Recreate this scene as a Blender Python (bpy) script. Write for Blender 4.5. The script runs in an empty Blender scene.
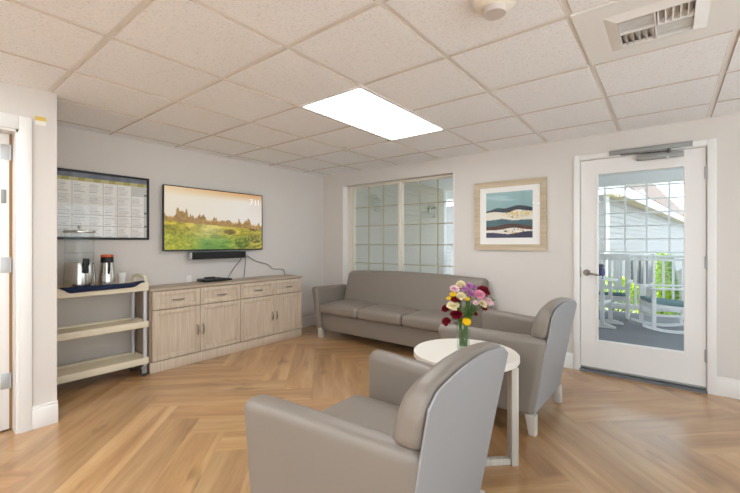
import bpy, bmesh, math, random
from mathutils import Vector, Matrix
R = math.radians
scene = bpy.context.scene
COL = scene.collection
random.seed(7)

# ------------------------------------------------------------------ helpers
def lin(r, g, b):
    def f(c):
        c /= 255.0
        return c / 12.92 if c <= .04045 else ((c + .055) / 1.055) ** 2.4
    return (f(r), f(g), f(b), 1.0)

def put(o, parent=None):
    COL.objects.link(o)
    if parent is not None:
        o.parent = parent
    return o

def tag(o, label=None, cat=None, group=None, kind=None):
    if label: o['label'] = label
    if cat: o['category'] = cat
    if group: o['group'] = group
    if kind: o['kind'] = kind
    return o

def thing(name, label, cat, loc=(0, 0, 0), rz=0.0, group=None):
    o = bpy.data.objects.new(name, None)
    o.empty_display_size = .1
    o.location = loc
    o.rotation_euler = (0, 0, rz)
    put(o)
    return tag(o, label, cat, group)

def setting(name, loc=(0, 0, 0)):
    o = bpy.data.objects.new(name, None)
    o.location = loc
    put(o)
    o['kind'] = 'structure'
    return o

def copy_tree(o, parent=None):
    c = o.copy()
    put(c)
    c.parent = parent
    for ch in list(o.children):
        copy_tree(ch, c)
    return c

def sm(a, b, t): t = max(0, min(1, (t - a) / (b - a))); return t * t * (3 - 2 * t)

class G:
    """collects shapes into one mesh"""
    def __init__(self):
        self.bm = bmesh.new()
    def face(self, pts, mi=0):
        vs = [self.bm.verts.new(p) for p in pts]
        f = self.bm.faces.new(vs)
        f.material_index = mi
        return f
    def box(self, lo, hi, bev=0.0, seg=2, mi=0):
        x0, y0, z0 = lo; x1, y1, z1 = hi
        return self.hexa([(x0, y0, z0), (x1, y0, z0), (x1, y1, z0), (x0, y1, z0),
                          (x0, y0, z1), (x1, y0, z1), (x1, y1, z1), (x0, y1, z1)], bev, seg, mi)
    def hexa(self, p, bev=0.0, seg=2, mi=0):
        v = [self.bm.verts.new(q) for q in p]
        fs = []
        for idx in ((3, 2, 1, 0), (4, 5, 6, 7), (0, 1, 5, 4), (1, 2, 6, 5), (2, 3, 7, 6), (3, 0, 4, 7)):
            f = self.bm.faces.new([v[i] for i in idx]); f.material_index = mi; fs.append(f)
        if bev > 0:
            es = list({e for f in fs for e in f.edges})
            bmesh.ops.bevel(self.bm, geom=es, offset=bev, segments=seg, profile=.5, affect='EDGES')
        return self
    def bar(self, a, b, w, h, up=(0, 0, 1), bev=0.0):
        """a box from a to b, w wide and h high"""
        a = Vector(a); b = Vector(b); d = (b - a).normalized(); up = Vector(up)
        s = d.cross(up)
        if s.length < 1e-4: s = d.cross(Vector((1, 0, 0)))
        s.normalize(); u = s.cross(d).normalized()
        s *= w / 2; u *= h / 2
        return self.hexa([a - s - u, a + s - u, b + s - u, b - s - u, a - s + u, a + s + u, b + s + u, b - s + u], bev)
    def rb(self, lo, hi, r, n=(6, 6, 6), warp=None):
        """rounded, finely divided block; warp(x,y,z,u,v,w) bends it (u,v,w in -1..1)"""
        c = [(lo[i] + hi[i]) / 2 for i in range(3)]
        h = [(hi[i] - lo[i]) / 2 for i in range(3)]
        rr = [min(r, h[i]) for i in range(3)]
        ax = []
        for i in range(3):
            a = h[i]; q = rr[i]
            l = [-a, -a + q * .12, -a + q * .35, -a + q * .65]
            m = [(-a + q) + (2 * (a - q)) * k / n[i] for k in range(n[i] + 1)] if a - q > 1e-5 else [0.0]
            ax.append(l + m + [-t for t in reversed(l)])
        seen = {}
        def vert(x, y, z):
            key = (round(x, 6), round(y, 6), round(z, 6))
            if key in seen: return seen[key]
            p = [x, y, z]
            inn = [max(-(h[i] - rr[i]), min(h[i] - rr[i], p[i])) for i in range(3)]
            d = [(p[i] - inn[i]) / rr[i] for i in range(3)]
            # cube corner -> sphere corner
            X, Y, Z = d
            e = [X * math.sqrt(max(0, 1 - Y * Y / 2 - Z * Z / 2 + Y * Y * Z * Z / 3)),
                 Y * math.sqrt(max(0, 1 - Z * Z / 2 - X * X / 2 + Z * Z * X * X / 3)),
                 Z * math.sqrt(max(0, 1 - X * X / 2 - Y * Y / 2 + X * X * Y * Y / 3))]
            q = [inn[i] + rr[i] * e[i] for i in range(3)]
            P = (c[0] + q[0], c[1] + q[1], c[2] + q[2])
            if warp: P = warp(P[0], P[1], P[2], q[0] / h[0], q[1] / h[1], q[2] / h[2])
            v = self.bm.verts.new(P)
            seen[key] = v
            return v
        for i in range(3):
            j, k = (i + 1) % 3, (i + 2) % 3
            for sgn in (-1, 1):
                for a in range(len(ax[j]) - 1):
                    for b in range(len(ax[k]) - 1):
                        quad = []
                        for (p, q) in ((a, b), (a + 1, b), (a + 1, b + 1), (a, b + 1)):
                            t = [0, 0, 0]; t[i] = sgn * h[i]; t[j] = ax[j][p]; t[k] = ax[k][q]
                            quad.append(vert(*t))
                        if sgn < 0: quad.reverse()
                        if len(set(quad)) == 4:
                            try: self.bm.faces.new(quad)
                            except ValueError: pass
        return self
    def cyl(self, a, b, r0, r1=None, n=16, caps=True, mi=0):
        if r1 is None: r1 = r0
        a = Vector(a); b = Vector(b); d = (b - a).normalized()
        s = d.orthogonal().normalized(); u = d.cross(s)
        A = [self.bm.verts.new(a + r0 * (math.cos(t) * s + math.sin(t) * u)) for t in [2 * math.pi * i / n for i in range(n)]]
        B = [self.bm.verts.new(b + r1 * (math.cos(t) * s + math.sin(t) * u)) for t in [2 * math.pi * i / n for i in range(n)]]
        for i in range(n):
            f = self.bm.faces.new([A[i], A[(i + 1) % n], B[(i + 1) % n], B[i]]); f.material_index = mi
        if caps:
            self.bm.faces.new(list(reversed(A))).material_index = mi
            self.bm.faces.new(B).material_index = mi
        return self
    def tube(self, pts, r, n=8):
        pts = [Vector(p) for p in pts]
        rings = []
        s = None
        for i, p in enumerate(pts):
            d = (pts[min(i + 1, len(pts) - 1)] - pts[max(i - 1, 0)]).normalized()
            if s is None: s = d.orthogonal().normalized()
            s = (s - d * s.dot(d)).normalized(); u = d.cross(s)
            rad = r(i / (len(pts) - 1)) if callable(r) else r
            rings.append([self.bm.verts.new(p + rad * (math.cos(t) * s + math.sin(t) * u)) for t in [2 * math.pi * k / n for k in range(n)]])
        for a, b in zip(rings, rings[1:]):
            for k in range(n):
                self.bm.faces.new([a[k], a[(k + 1) % n], b[(k + 1) % n], b[k]])
        self.bm.faces.new(list(reversed(rings[0]))); self.bm.faces.new(rings[-1])
        return self
    def lathe(self, prof, c=(0, 0, 0), n=32, caps=True):
        rings = []
        for (r, z) in prof:
            rings.append([self.bm.verts.new((c[0] + r * math.cos(t), c[1] + r * math.sin(t), c[2] + z)) for t in [2 * math.pi * k / n for k in range(n)]])
        for a, b in zip(rings, rings[1:]):
            for k in range(n):
                self.bm.faces.new([a[k], a[(k + 1) % n], b[(k + 1) % n], b[k]])
        if caps:
            self.bm.faces.new(list(reversed(rings[0]))); self.bm.faces.new(rings[-1])
        return self
    def prism(self, poly, d, bev=0.0, mi=0):
        """poly: 3-D points of one face; d: extrusion vector"""
        d = Vector(d)
        A = [self.bm.verts.new(p) for p in poly]
        B = [self.bm.verts.new(Vector(p) + d) for p in poly]
        n = len(poly); fs = [self.bm.faces.new(list(reversed(A))), self.bm.faces.new(B)]
        for i in range(n):
            fs.append(self.bm.faces.new([A[i], A[(i + 1) % n], B[(i + 1) % n], B[i]]))
        for f in fs: f.material_index = mi
        bmesh.ops.recalc_face_normals(self.bm, faces=fs)
        if bev > 0:
            es = list({e for f in fs for e in f.edges})
            bmesh.ops.bevel(self.bm, geom=es, offset=bev, segments=2, profile=.5, affect='EDGES')
        return self
    def make(self, name, mat, parent=None, smooth=40, loc=None):
        bm = self.bm
        bmesh.ops.recalc_face_normals(bm, faces=bm.faces[:])
        me = bpy.data.meshes.new(name)
        bm.to_mesh(me); bm.free()
        for m in (mat if isinstance(mat, (list, tuple)) else [mat]): me.materials.append(m)
        if smooth:
            for p in me.polygons: p.use_smooth = True
            me.set_sharp_from_angle(angle=R(smooth))
        o = bpy.data.objects.new(name, me)
        if loc is not None: o.location = loc
        put(o, parent)
        return o

# ------------------------------------------------------------------ materials
def nodes(name):
    m = bpy.data.materials.new(name); m.use_nodes = True
    nt = m.node_tree
    return m, nt, nt.nodes['Principled BSDF']

def mat(name, col, rough=.5, metal=0.0, spec=.5, var=0.0, scale=8.0, bump=0.0, bscale=200.0, emit=None, est=0.0):
    m, nt, b = nodes(name)
    b.inputs['Base Color'].default_value = col
    b.inputs['Roughness'].default_value = rough
    b.inputs['Metallic'].default_value = metal
    b.inputs['Specular IOR Level'].default_value = spec
    tc = nt.nodes.new('ShaderNodeTexCoord')
    if var > 0:
        n = nt.nodes.new('ShaderNodeTexNoise'); n.inputs['Scale'].default_value = scale; n.inputs['Detail'].default_value = 4
        nt.links.new(tc.outputs['Object'], n.inputs['Vector'])
        mx = nt.nodes.new('ShaderNodeMix'); mx.data_type = 'RGBA'
        mx.inputs['A'].default_value = tuple(c * (1 - var) for c in col[:3]) + (1,)
        mx.inputs['B'].default_value = tuple(min(1, c * (1 + var)) for c in col[:3]) + (1,)
        nt.links.new(n.outputs['Fac'], mx.inputs['Factor'])
        nt.links.new(mx.outputs['Result'], b.inputs['Base Color'])
    if bump > 0:
        n2 = nt.nodes.new('ShaderNodeTexNoise'); n2.inputs['Scale'].default_value = bscale; n2.inputs['Detail'].default_value = 3
        nt.links.new(tc.outputs['Object'], n2.inputs['Vector'])
        bp = nt.nodes.new('ShaderNodeBump'); bp.inputs['Strength'].default_value = bump; bp.inputs['Distance'].default_value = .002
        nt.links.new(n2.outputs['Fac'], bp.inputs['Height']); nt.links.new(bp.outputs['Normal'], b.inputs['Normal'])
    if emit:
        b.inputs['Emission Color'].default_value = emit; b.inputs['Emission Strength'].default_value = est
    return m

def glass_mat(name, tint=(1, 1, 1, 1), ior=1.45, rough=0.0):
    m = bpy.data.materials.new(name); m.use_nodes = True; nt = m.node_tree
    nt.nodes.clear()
    out = nt.nodes.new('ShaderNodeOutputMaterial'); mx = nt.nodes.new('ShaderNodeMixShader')
    t = nt.nodes.new('ShaderNodeBsdfTransparent'); t.inputs['Color'].default_value = tint
    g = nt.nodes.new('ShaderNodeBsdfGlossy'); g.inputs['Roughness'].default_value = rough
    f = nt.nodes.new('ShaderNodeLayerWeight'); f.inputs['Blend'].default_value = .5
    pw = nt.nodes.new('ShaderNodeMath'); pw.operation = 'POWER'; pw.inputs[1].default_value = 4.5
    ma = nt.nodes.new('ShaderNodeMath'); ma.operation = 'MULTIPLY_ADD'; ma.inputs[1].default_value = .75; ma.inputs[2].default_value = ((ior - 1) / (ior + 1)) ** 2
    nt.links.new(f.outputs['Facing'], pw.inputs[0]); nt.links.new(pw.outputs[0], ma.inputs[0]); nt.links.new(ma.outputs[0], mx.inputs[0]); nt.links.new(t.outputs[0], mx.inputs[1]); nt.links.new(g.outputs[0], mx.inputs[2])
    nt.links.new(mx.outputs[0], out.inputs[0])
    return m

def wood_mat(name, c0, c1, axis='Z', rough=.45, scale=1.0, spec=.4):
    m, nt, b = nodes(name)
    tc = nt.nodes.new('ShaderNodeTexCoord'); mp = nt.nodes.new('ShaderNodeMapping')
    s = [38, 38, 38]; s['XYZ'.index(axis)] = 1.6
    mp.inputs['Scale'].default_value = [v * scale for v in s]
    n = nt.nodes.new('ShaderNodeTexNoise'); n.inputs['Scale'].default_value = 1.0; n.inputs['Detail'].default_value = 5; n.inputs['Roughness'].default_value = .6
    cr = nt.nodes.new('ShaderNodeValToRGB')
    cr.color_ramp.elements[0].position = .32; cr.color_ramp.elements[0].color = c0
    cr.color_ramp.elements[1].position = .68; cr.color_ramp.elements[1].color = c1
    nt.links.new(tc.outputs['Object'], mp.inputs['Vector']); nt.links.new(mp.outputs[0], n.inputs['Vector'])
    nt.links.new(n.outputs['Fac'], cr.inputs[0]); nt.links.new(cr.outputs[0], b.inputs['Base Color'])
    b.inputs['Roughness'].default_value = rough; b.inputs['Specular IOR Level'].default_value = spec
    return m

def attr_mat(name, rough=.5, emission=0.0, spec=.5):
    m, nt, b = nodes(name)
    a = nt.nodes.new('ShaderNodeAttribute'); a.attribute_name = 'print'
    if emission > 0:
        b.inputs['Base Color'].default_value = (.01, .01, .01, 1)
        nt.links.new(a.outputs['Color'], b.inputs['Emission Color']); b.inputs['Emission Strength'].default_value = emission
    else:
        nt.links.new(a.outputs['Color'], b.inputs['Base Color'])
    b.inputs['Roughness'].default_value = rough; b.inputs['Specular IOR Level'].default_value = spec
    return m

M = {}
M['wall'] = mat('wall_paint', lin(217, 211, 205), .75, spec=.25, bump=.10, bscale=260)
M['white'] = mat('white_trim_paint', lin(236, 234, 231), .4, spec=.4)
M['door'] = mat('door_paint', lin(232, 229, 226), .4, spec=.4)
M['metal'] = mat('brushed_metal', lin(188, 188, 188), .4, .6)
M['steel'] = mat('stainless_steel', lin(205, 200, 192), .22, 1.0)
M['grey_metal'] = mat('grey_painted_metal', lin(150, 150, 148), .45, .3)
M['nickel'] = mat('satin_nickel', lin(150, 142, 132), .35, .9)
M['black'] = mat('black_plastic', lin(26, 26, 28), .4)
M['dark'] = mat('dark_void', lin(20, 20, 22), .8)
M['vinyl'] = mat('taupe_vinyl', lin(132, 123, 114), .42, spec=.45, var=.03, scale=5, bump=.12, bscale=420)
M['vinyl_daylit'] = mat('taupe_vinyl_daylit', lin(153, 153, 154), .5, spec=.4, var=.02, scale=5, bump=.15, bscale=420)  # bluish daylight on the chair backs put into the vinyl colour
M['foot'] = mat('pale_wood_foot', lin(196, 188, 178), .5)
M['tabletop'] = mat('white_laminate', lin(228, 223, 214), .35)
M['glass'] = glass_mat('window_glass', (.97, .985, .98, 1), 1.35)
M['calendar_glass'] = glass_mat('calendar_glass', (1, 1, 1, 1), 1.4)
M['picture_glass'] = glass_mat('picture_glass', (1, 1, 1, 1), 1.18)
M['vase'] = glass_mat('vase_glass', (.975, .988, .98, 1), 1.5)
M['acrylic'] = glass_mat('clear_acrylic', (.95, .97, .97, 1), 1.35)
M['water'] = glass_mat('vase_water', (.95, .975, .95, 1), 1.2)
M['cab'] = wood_mat('washed_oak', lin(192, 173, 151), lin(216, 201, 182), 'Z', .5, 1.5)
M['cab_top'] = wood_mat('washed_oak_top', lin(168, 150, 131), lin(194, 178, 159), 'Y', .45)
M['cab_line'] = wood_mat('washed_oak_dark', lin(148, 128, 110), lin(170, 152, 134), 'Z', .5)
M['frame_wood'] = wood_mat('pale_wood_frame', lin(178, 160, 132), lin(204, 188, 162), 'X', .5, .6)
M['table_wood'] = wood_mat('grey_oak', lin(176, 166, 154), lin(204, 196, 186), 'Z', .5)
M['beige'] = mat('beige_resin', lin(228, 217, 192), .5, var=.03)
M['post'] = mat('cart_post_metal', lin(205, 208, 212), .35, .4)
M['navy'] = mat('navy_cloth', lin(42, 50, 74), .9, spec=.1, bump=.4, bscale=300)
M['orange'] = mat('orange_plastic', lin(222, 98, 34), .45)
M['ceramic'] = mat('white_ceramic', lin(240, 238, 234), .25)
M['cable'] = mat('grey_cable', lin(86, 82, 78), .5)
M['emit'] = mat('light_diffuser', (1, 1, 1, 1), .4, emit=(.93, .972, 1, 1), est=8.5)
M['ext_white'] = mat('exterior_white', lin(240, 241, 242), .5)
M['deck'] = mat('deck_grey', lin(132, 136, 144), .75, var=.1, scale=3, spec=.2)
M['shingle'] = mat('shingle_pale', lin(134, 118, 111), .9, var=.2, scale=9)
M['teal'] = mat('teal_cushion', lin(112, 146, 152), .9, var=.25, scale=26, spec=.1)
M['leaf'] = mat('shrub_leaf', lin(176, 206, 44), .7, var=.45, scale=14, spec=.2)
M['leaf_dark'] = mat('shrub_leaf_deep', lin(110, 160, 40), .7, var=.5, scale=12, spec=.2)
M['bounce_pale'] = mat('pale_bounce_ground', lin(222, 226, 232), .9, var=.08, scale=2, spec=.1)  # unseen pale ground, added to bounce daylight onto the ceiling
M['dark_glass'] = mat('dark_window', lin(70, 74, 84), .15)
M['brown'] = mat('raw_door_wood', lin(150, 112, 66), .6, var=.1)
M['leaf_flower'] = mat('flower_leaf', lin(84, 118, 44), .6, var=.4, scale=40)
M['stem'] = mat('flower_stem', lin(74, 110, 46), .6, var=.3, scale=30)
M['petal'] = {}
for k, c in dict(red=(128, 14, 34), cream=(244, 232, 196), pink=(234, 168, 190), palepink=(244, 214, 218),
                 lilac=(206, 142, 194), yellow=(246, 204, 24)).items():
    M['petal'][k] = mat('petal_' + k, lin(*c), .65, var=.12, scale=60, spec=.2)

def siding_mat():
    m, nt, b = nodes('white_lap_siding')
    b.inputs['Base Color'].default_value = lin(206, 200, 188); b.inputs['Roughness'].default_value = .6
    return m
M['siding'] = siding_mat()
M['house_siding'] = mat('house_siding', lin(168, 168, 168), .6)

# ceiling tile : fissured mineral fibre
def tile_mat():
    m, nt, b = nodes('fissured_ceiling_tile')
    tc = nt.nodes.new('ShaderNodeTexCoord')
    n = nt.nodes.new('ShaderNodeTexNoise'); n.inputs['Scale'].default_value = 120; n.inputs['Detail'].default_value = 5; n.inputs['Roughness'].default_value = .7
    nt.links.new(tc.outputs['Object'], n.inputs['Vector'])
    cr = nt.nodes.new('ShaderNodeValToRGB')
    cr.color_ramp.elements[0].position = .30; cr.color_ramp.elements[0].color = lin(206, 206, 206)
    cr.color_ramp.elements[1].position = .46; cr.color_ramp.elements[1].color = lin(244, 244, 245)
    nt.links.new(n.outputs['Fac'], cr.inputs[0]); nt.links.new(cr.outputs[0], b.inputs['Base Color'])
    bp = nt.nodes.new('ShaderNodeBump'); bp.inputs['Strength'].default_value = .35; bp.inputs['Distance'].default_value = .003
    nt.links.new(n.outputs['Fac'], bp.inputs['Height']); nt.links.new(bp.outputs[0], b.inputs['Normal'])
    b.inputs['Roughness'].default_value = .9; b.inputs['Specular IOR Level'].default_value = .1
    return m
M['tile'] = tile_mat()
M['tile_edge'] = mat('tan_tile_edge', lin(204, 192, 180), .9, spec=.1)  # tile edges tan, darker than the faces
M['tee'] = mat('ceiling_tee', lin(236, 233, 229), .5)

# oak plank floor : per-plank tone + grain stretched along each plank
def floor_mat():
    m, nt, b = nodes('oak_plank_floor')
    uv = nt.nodes.new('ShaderNodeUVMap'); uv.uv_map = 'plank'
    at = nt.nodes.new('ShaderNodeAttribute'); at.attribute_name = 'tone'
    def noise(sx, sy, detail, rough=.55, dist=0.0):
        mp = nt.nodes.new('ShaderNodeMapping'); mp.inputs['Scale'].default_value = (sx, sy, 1)
        nt.links.new(uv.outputs[0], mp.inputs[0])
        n = nt.nodes.new('ShaderNodeTexNoise'); n.inputs['Scale'].default_value = 1; n.inputs['Detail'].default_value = detail
        n.inputs['Roughness'].default_value = rough; n.inputs['Distortion'].default_value = dist
        nt.links.new(mp.outputs[0], n.inputs['Vector'])
        return n
    g1 = noise(.9, 9, 5, .55, .5)
    g2 = noise(6, 110, 4, .6)
    g3 = noise(2.2, 5.5, 3, .5, .3)
    cr = nt.nodes.new('ShaderNodeValToRGB')
    e = cr.color_ramp.elements
    e[0].position = .26; e[0].color = lin(150, 108, 68)
    e[1].position = .74; e[1].color = lin(206, 170, 124)
    x = e.new(.52); x.color = lin(186, 144, 98)
    nt.links.new(g1.outputs['Fac'], cr.inputs[0])
    def mixc(a, bcol, fac, mode):
        mx = nt.nodes.new('ShaderNodeMix'); mx.data_type = 'RGBA'; mx.blend_type = mode
        mx.inputs['Factor'].default_value = fac
        nt.links.new(a, mx.inputs['A']); nt.links.new(bcol, mx.inputs['B'])
        return mx.outputs['Result']
    c = mixc(cr.outputs[0], g2.outputs['Fac'], .25, 'OVERLAY')
    kn = nt.nodes.new('ShaderNodeValToRGB')
    kn.color_ramp.elements[0].position = .24; kn.color_ramp.elements[0].color = lin(120, 84, 52)
    kn.color_ramp.elements[1].position = .36; kn.color_ramp.elements[1].color = (1, 1, 1, 1)
    nt.links.new(g3.outputs['Fac'], kn.inputs[0])
    c = mixc(c, kn.outputs[0], .6, 'MULTIPLY')
    c = mixc(c, at.outputs['Color'], 1.0, 'MULTIPLY')
    nt.links.new(c, b.inputs['Base Color'])
    b.inputs['Roughness'].default_value = .30; b.inputs['Specular IOR Level'].default_value = .6
    b.inputs['Coat Weight'].default_value = .6; b.inputs['Coat Roughness'].default_value = .24; b.inputs['Coat IOR'].default_value = 1.6
    bp = nt.nodes.new('ShaderNodeBump'); bp.inputs['Strength'].default_value = .12; bp.inputs['Distance'].default_value = .001
    nt.links.new(g2.outputs['Fac'], bp.inputs['Height']); nt.links.new(bp.outputs[0], b.inputs['Normal'])
    return m
M['floor'] = floor_mat()

# printed pictures: a finely divided sheet coloured point by point from a formula
def vnoise(x, y, seed=0):
    def h(i, j):
        n = (i * 374761393 + j * 668265263 + seed * 974711) & 0xffffffff
        n = ((n ^ (n >> 13)) * 1274126177) & 0xffffffff
        return ((n ^ (n >> 16)) & 0xffff) / 65535.0
    i, j = math.floor(x), math.floor(y); fx, fy = x - i, y - j
    fx = fx * fx * (3 - 2 * fx); fy = fy * fy * (3 - 2 * fy)
    a = h(i, j) + (h(i + 1, j) - h(i, j)) * fx
    b = h(i, j + 1) + (h(i + 1, j + 1) - h(i, j + 1)) * fx
    return a + (b - a) * fy
def fbm(x, y, o=4, seed=0):
    s = 0; a = .5; t = 0
    for k in range(o):
        s += a * vnoise(x * 2 ** k, y * 2 ** k, seed + k); t += a; a *= .55
    return s / t
def mixcol(a, b, t):
    t = max(0, min(1, t))
    return tuple(a[i] + (b[i] - a[i]) * t for i in range(3))
def print_sheet(name, origin, du, dv, nx, ny, fn, material, parent):
    """sheet spanned by du, dv from origin; fn(u,v) gives an sRGB colour 0..255"""
    o3 = Vector(origin); du = Vector(du); dv = Vector(dv)
    vs = []; cols = []
    for j in range(ny + 1):
        for i in range(nx + 1):
            u, v = i / nx, j / ny
            vs.append(o3 + du * u + dv * v); cols.append(lin(*[max(0, min(255, c)) for c in fn(u, v)]))
    fs = [(j * (nx + 1) + i, j * (nx + 1) + i + 1, (j + 1) * (nx + 1) + i + 1, (j + 1) * (nx + 1) + i) for j in range(ny) for i in range(nx)]
    me = bpy.data.meshes.new(name); me.from_pydata([tuple(v) for v in vs], [], fs)
    at = me.color_attributes.new('print', 'FLOAT_COLOR', 'POINT')
    at.data.foreach_set('color', [c for col in cols for c in col])
    me.materials.append(material)
    o = bpy.data.objects.new(name, me)
    return put(o, parent)

# ------------------------------------------------------------------ the room
CEIL = 2.254
XW = -.05            # face of the wall behind the television
XR, YF = 6.3, -7.1   # the sides of the room behind the camera
PX = .813            # face of the partition at the left
PY = -3.435          # its end, where the alcove begins

# --- floor: 9 x 48 inch planks in herringbone, zigzag running along X
def build_floor():
    w, L = .2286, 1.2192
    X0, Y0 = .073, -1.233
    q = 1 / math.sqrt(2)
    def world(u, v): return (X0 + (u + v) * q, Y0 + (v - u) * q)
    def clip(poly, rect):
        x0, x1, y0, y1 = rect
        for (ax, s, lim) in ((0, 1, x0), (0, -1, x1), (1, 1, y0), (1, -1, y1)):
            out = []
            for i in range(len(poly)):
                a, b = poly[i], poly[(i + 1) % len(poly)]
                da, db = s * (a[ax] - lim), s * (b[ax] - lim)
                if da >= 0: out.append(a)
                if (da >= 0) != (db >= 0):
                    t = da / (da - db); out.append(tuple(a[k] + (b[k] - a[k]) * t for k in range(2)))
            poly = out
            if len(poly) < 3: return []
        return poly
    rect = (-1.6, XR, YF, .03)
    bm = bmesh.new(); uvl = bm.loops.layers.uv.new('plank'); cl = bm.loops.layers.float_color.new('tone')
    rnd = random.Random(11)
    for m_ in range(-6, 8):
        for k in range(-60, 60):
            ou, ov = k * w - m_ * L, k * w + m_ * L
            for kind in (0, 1):
                if kind == 0: u0, u1, v0, v1 = ou, ou + L, ov, ov + w
                else: u0, u1, v0, v1 = ou, ou + w, ov + w, ov + w + L
                poly = clip([world(u0, v0), world(u1, v0), world(u1, v1), world(u0, v1)], rect)
                if not poly: continue
                t = rnd.uniform(.80, 1.0); warm = rnd.uniform(-.03, .03)
                off = (rnd.uniform(0, 50), rnd.uniform(0, 50))
                f = bm.faces.new([bm.verts.new((p[0], p[1], 0)) for p in poly])
                for lp in f.loops:
                    x, y = lp.vert.co.x - X0, lp.vert.co.y - Y0
                    u, v = (x - y) * q, (x + y) * q
                    a, b = (u - u0, v - v0) if kind == 0 else (v - v0, u - u0)
                    lp[uvl].uv = (a + off[0], b + off[1])
                    lp[cl] = (min(1, t + warm), t, max(0, t - warm), 1)
    bmesh.ops.recalc_face_normals(bm, faces=bm.faces[:])
    for f in bm.faces:
        if f.normal.z < 0: f.normal_flip()
    me = bpy.data.meshes.new('floor'); bm.to_mesh(me); bm.free()
    me.materials.append(M['floor'])
    o = put(bpy.data.objects.new('floor', me)); o['kind'] = 'structure'
build_floor()

# --- ceiling: 2 x 2 ft lay-in tiles in a tee grid
S = .6096
GX = [1.942 + S * j for j in range(-6, 8)]
GY = [-4.088 + S * i for i in range(-5, 7)]
def build_ceiling():
    xs = [-1.6] + [x for x in GX if -1.6 < x < XR] + [XR]
    ys = [YF] + [y for y in GY if YF < y < 0] + [.03]
    skip = []
    def jcell(x): return round((x - 1.942) / S)
    def icell(y): return round((y + 4.088) / S)
    for (j, i) in FIX: skip += [(j, i), (j, i + 1)]
    skip.append((3, 3))
    g = G()
    zt, zg = CEIL, CEIL + .007
    for a in range(len(xs) - 1):
        for b in range(len(ys) - 1):
            x0, x1, y0, y1 = xs[a], xs[a + 1], ys[b], ys[b + 1]
            if (jcell(x0), icell(y0)) in skip and x0 > -1.5 and y0 > YF + .01: continue
            # the walls cut the outer rows short: the wall angle is as wide as a tee
            if x0 < XW < x1 and y1 > PY: pass
            m_ = .0128; c = .004
            p = [(x0 + m_, y0 + m_), (x1 - m_, y0 + m_), (x1 - m_, y1 - m_), (x0 + m_, y1 - m_)]
            q = [(x0 + m_ + c, y0 + m_ + c), (x1 - m_ - c, y0 + m_ + c), (x1 - m_ - c, y1 - m_ - c), (x0 + m_ + c, y1 - m_ - c)]
            g.face([(u[0], u[1], zt) for u in reversed(q)], 0)
            for k in range(4):
                l = (k + 1) % 4
                g.face([(q[k][0], q[k][1], zt), (q[l][0], q[l][1], zt), (p[l][0], p[l][1], zg), (p[k][0], p[k][1], zg)], 1)
    o = g.make('ceiling', [M['tile'], M['tile_edge']], None, smooth=0); o['kind'] = 'structure'
    t = G()
    for x in xs[1:-1]: t.box((x - .0125, YF, zg), (x + .0125, .03, zg + .03))
    for y in ys[1:-1]: t.box((-1.6, y - .0125, zg + .0005), (XR, y + .0125, zg + .03))
    t.box((XW - .01, PY, zg - .001), (XW + .02, .01, zg + .02)); t.box((XW, -.02, zg - .001), (XR, .01, zg + .02))
    t.box((-1.6, YF, zg + .028), (XR, .2, zg + .09))
    t.make('ceiling_grid', M['tee'], o, smooth=0)
FIX = [(0, 3), (0, -2), (-2, -2), (2, -3), (-1, -5), (4, -3)]   # two-tile light fittings (column, first row)

# --- ceiling lights (one in view, the others unseen, added behind the camera for even light)
def ceiling_light(j, i, label, group=None):
    x0 = 1.942 + S * j; y0 = -4.088 + S * i
    cx, cy = x0 + S / 2, y0 + S
    t = thing('ceiling_light', label, 'light', (cx, cy, CEIL), 0, group)
    g = G()
    hx, hy, f = S / 2 - .004, S - .004, .022
    for (a, b) in (((-hx, -hy), (hx, -hy + f)), ((-hx, hy - f), (hx, hy)), ((-hx, -hy + f), (-hx + f, hy - f)), ((hx - f, -hy + f), (hx, hy - f))):
        g.box((a[0], a[1], -.004), (b[0], b[1], .012))
    g.make('frame', M['white'], t, smooth=0)
    G().box((-hx + f, -hy + f, .002), (hx - f, hy - f, .010)).make('diffuser', M['emit'], t, smooth=0)
ceiling_light(0, 3, 'lit flat white ceiling panel light above the sofa and round table')
for (j, i) in FIX[1:]:
    ceiling_light(j, i, 'unseen ceiling panel light added behind the viewer to even the light', 'fill lights added behind the viewer')
build_ceiling()

# --- walls
def wall(name, boxes, m=None):
    g = G()
    for lo, hi in boxes: g.box(lo, hi)
    o = g.make(name, m or M['wall'], None, smooth=0); o['kind'] = 'structure'
    return o
HT = CEIL + .05
WX0, WX1, WZ0, WZ1 = .345, 2.123, .62, 2.066        # window opening
DX0, DX1, DZ1 = 3.442, 4.374, 2.032                # door opening
wall('wall_left', [((XW - .13, PY - .12, -.02), (XW, .0, HT))])
wall('wall_back', [((XW - .13, 0, -.02), (WX0, .19, HT)), ((WX0, 0, -.02), (WX1, .19, WZ0)), ((WX0, 0, WZ1), (WX1, .19, HT)),
                   ((WX1, 0, -.02), (DX0, .19, HT)), ((DX0, 0, DZ1), (DX1, .19, HT)), ((DX1, 0, -.02), (XR + .15, .19, HT))])
JY0, JY1, JZ = -4.56, -3.630, 1.965                # doorway in the partition
wall('wall_partition', [((XW, PY - .12, -.02), (PX, PY, HT)), ((PX - .12, JY1, -.02), (PX, PY - .12, HT)),
                        ((PX - .12, JY0, JZ), (PX, JY1, HT)), ((PX - .12, YF, -.02), (PX, JY0, HT))])
RY0, RY1, RZ0, RZ1 = -6.6, -.7, .10, 2.15           # daylight window in the right wall
wall('wall_right', [((XR, YF, -.02), (XR + .15, RY0, HT)), ((XR, RY1, -.02), (XR + .15, .19, HT)),
                    ((XR, RY0, -.02), (XR + .15, RY1, RZ0)), ((XR, RY0, RZ1), (XR + .15, RY1, HT))])
FX0, FX1, FZ0, FZ1 = 3.6, 5.9, .10, 2.15             # unseen glazing added behind the camera for fill light
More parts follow.
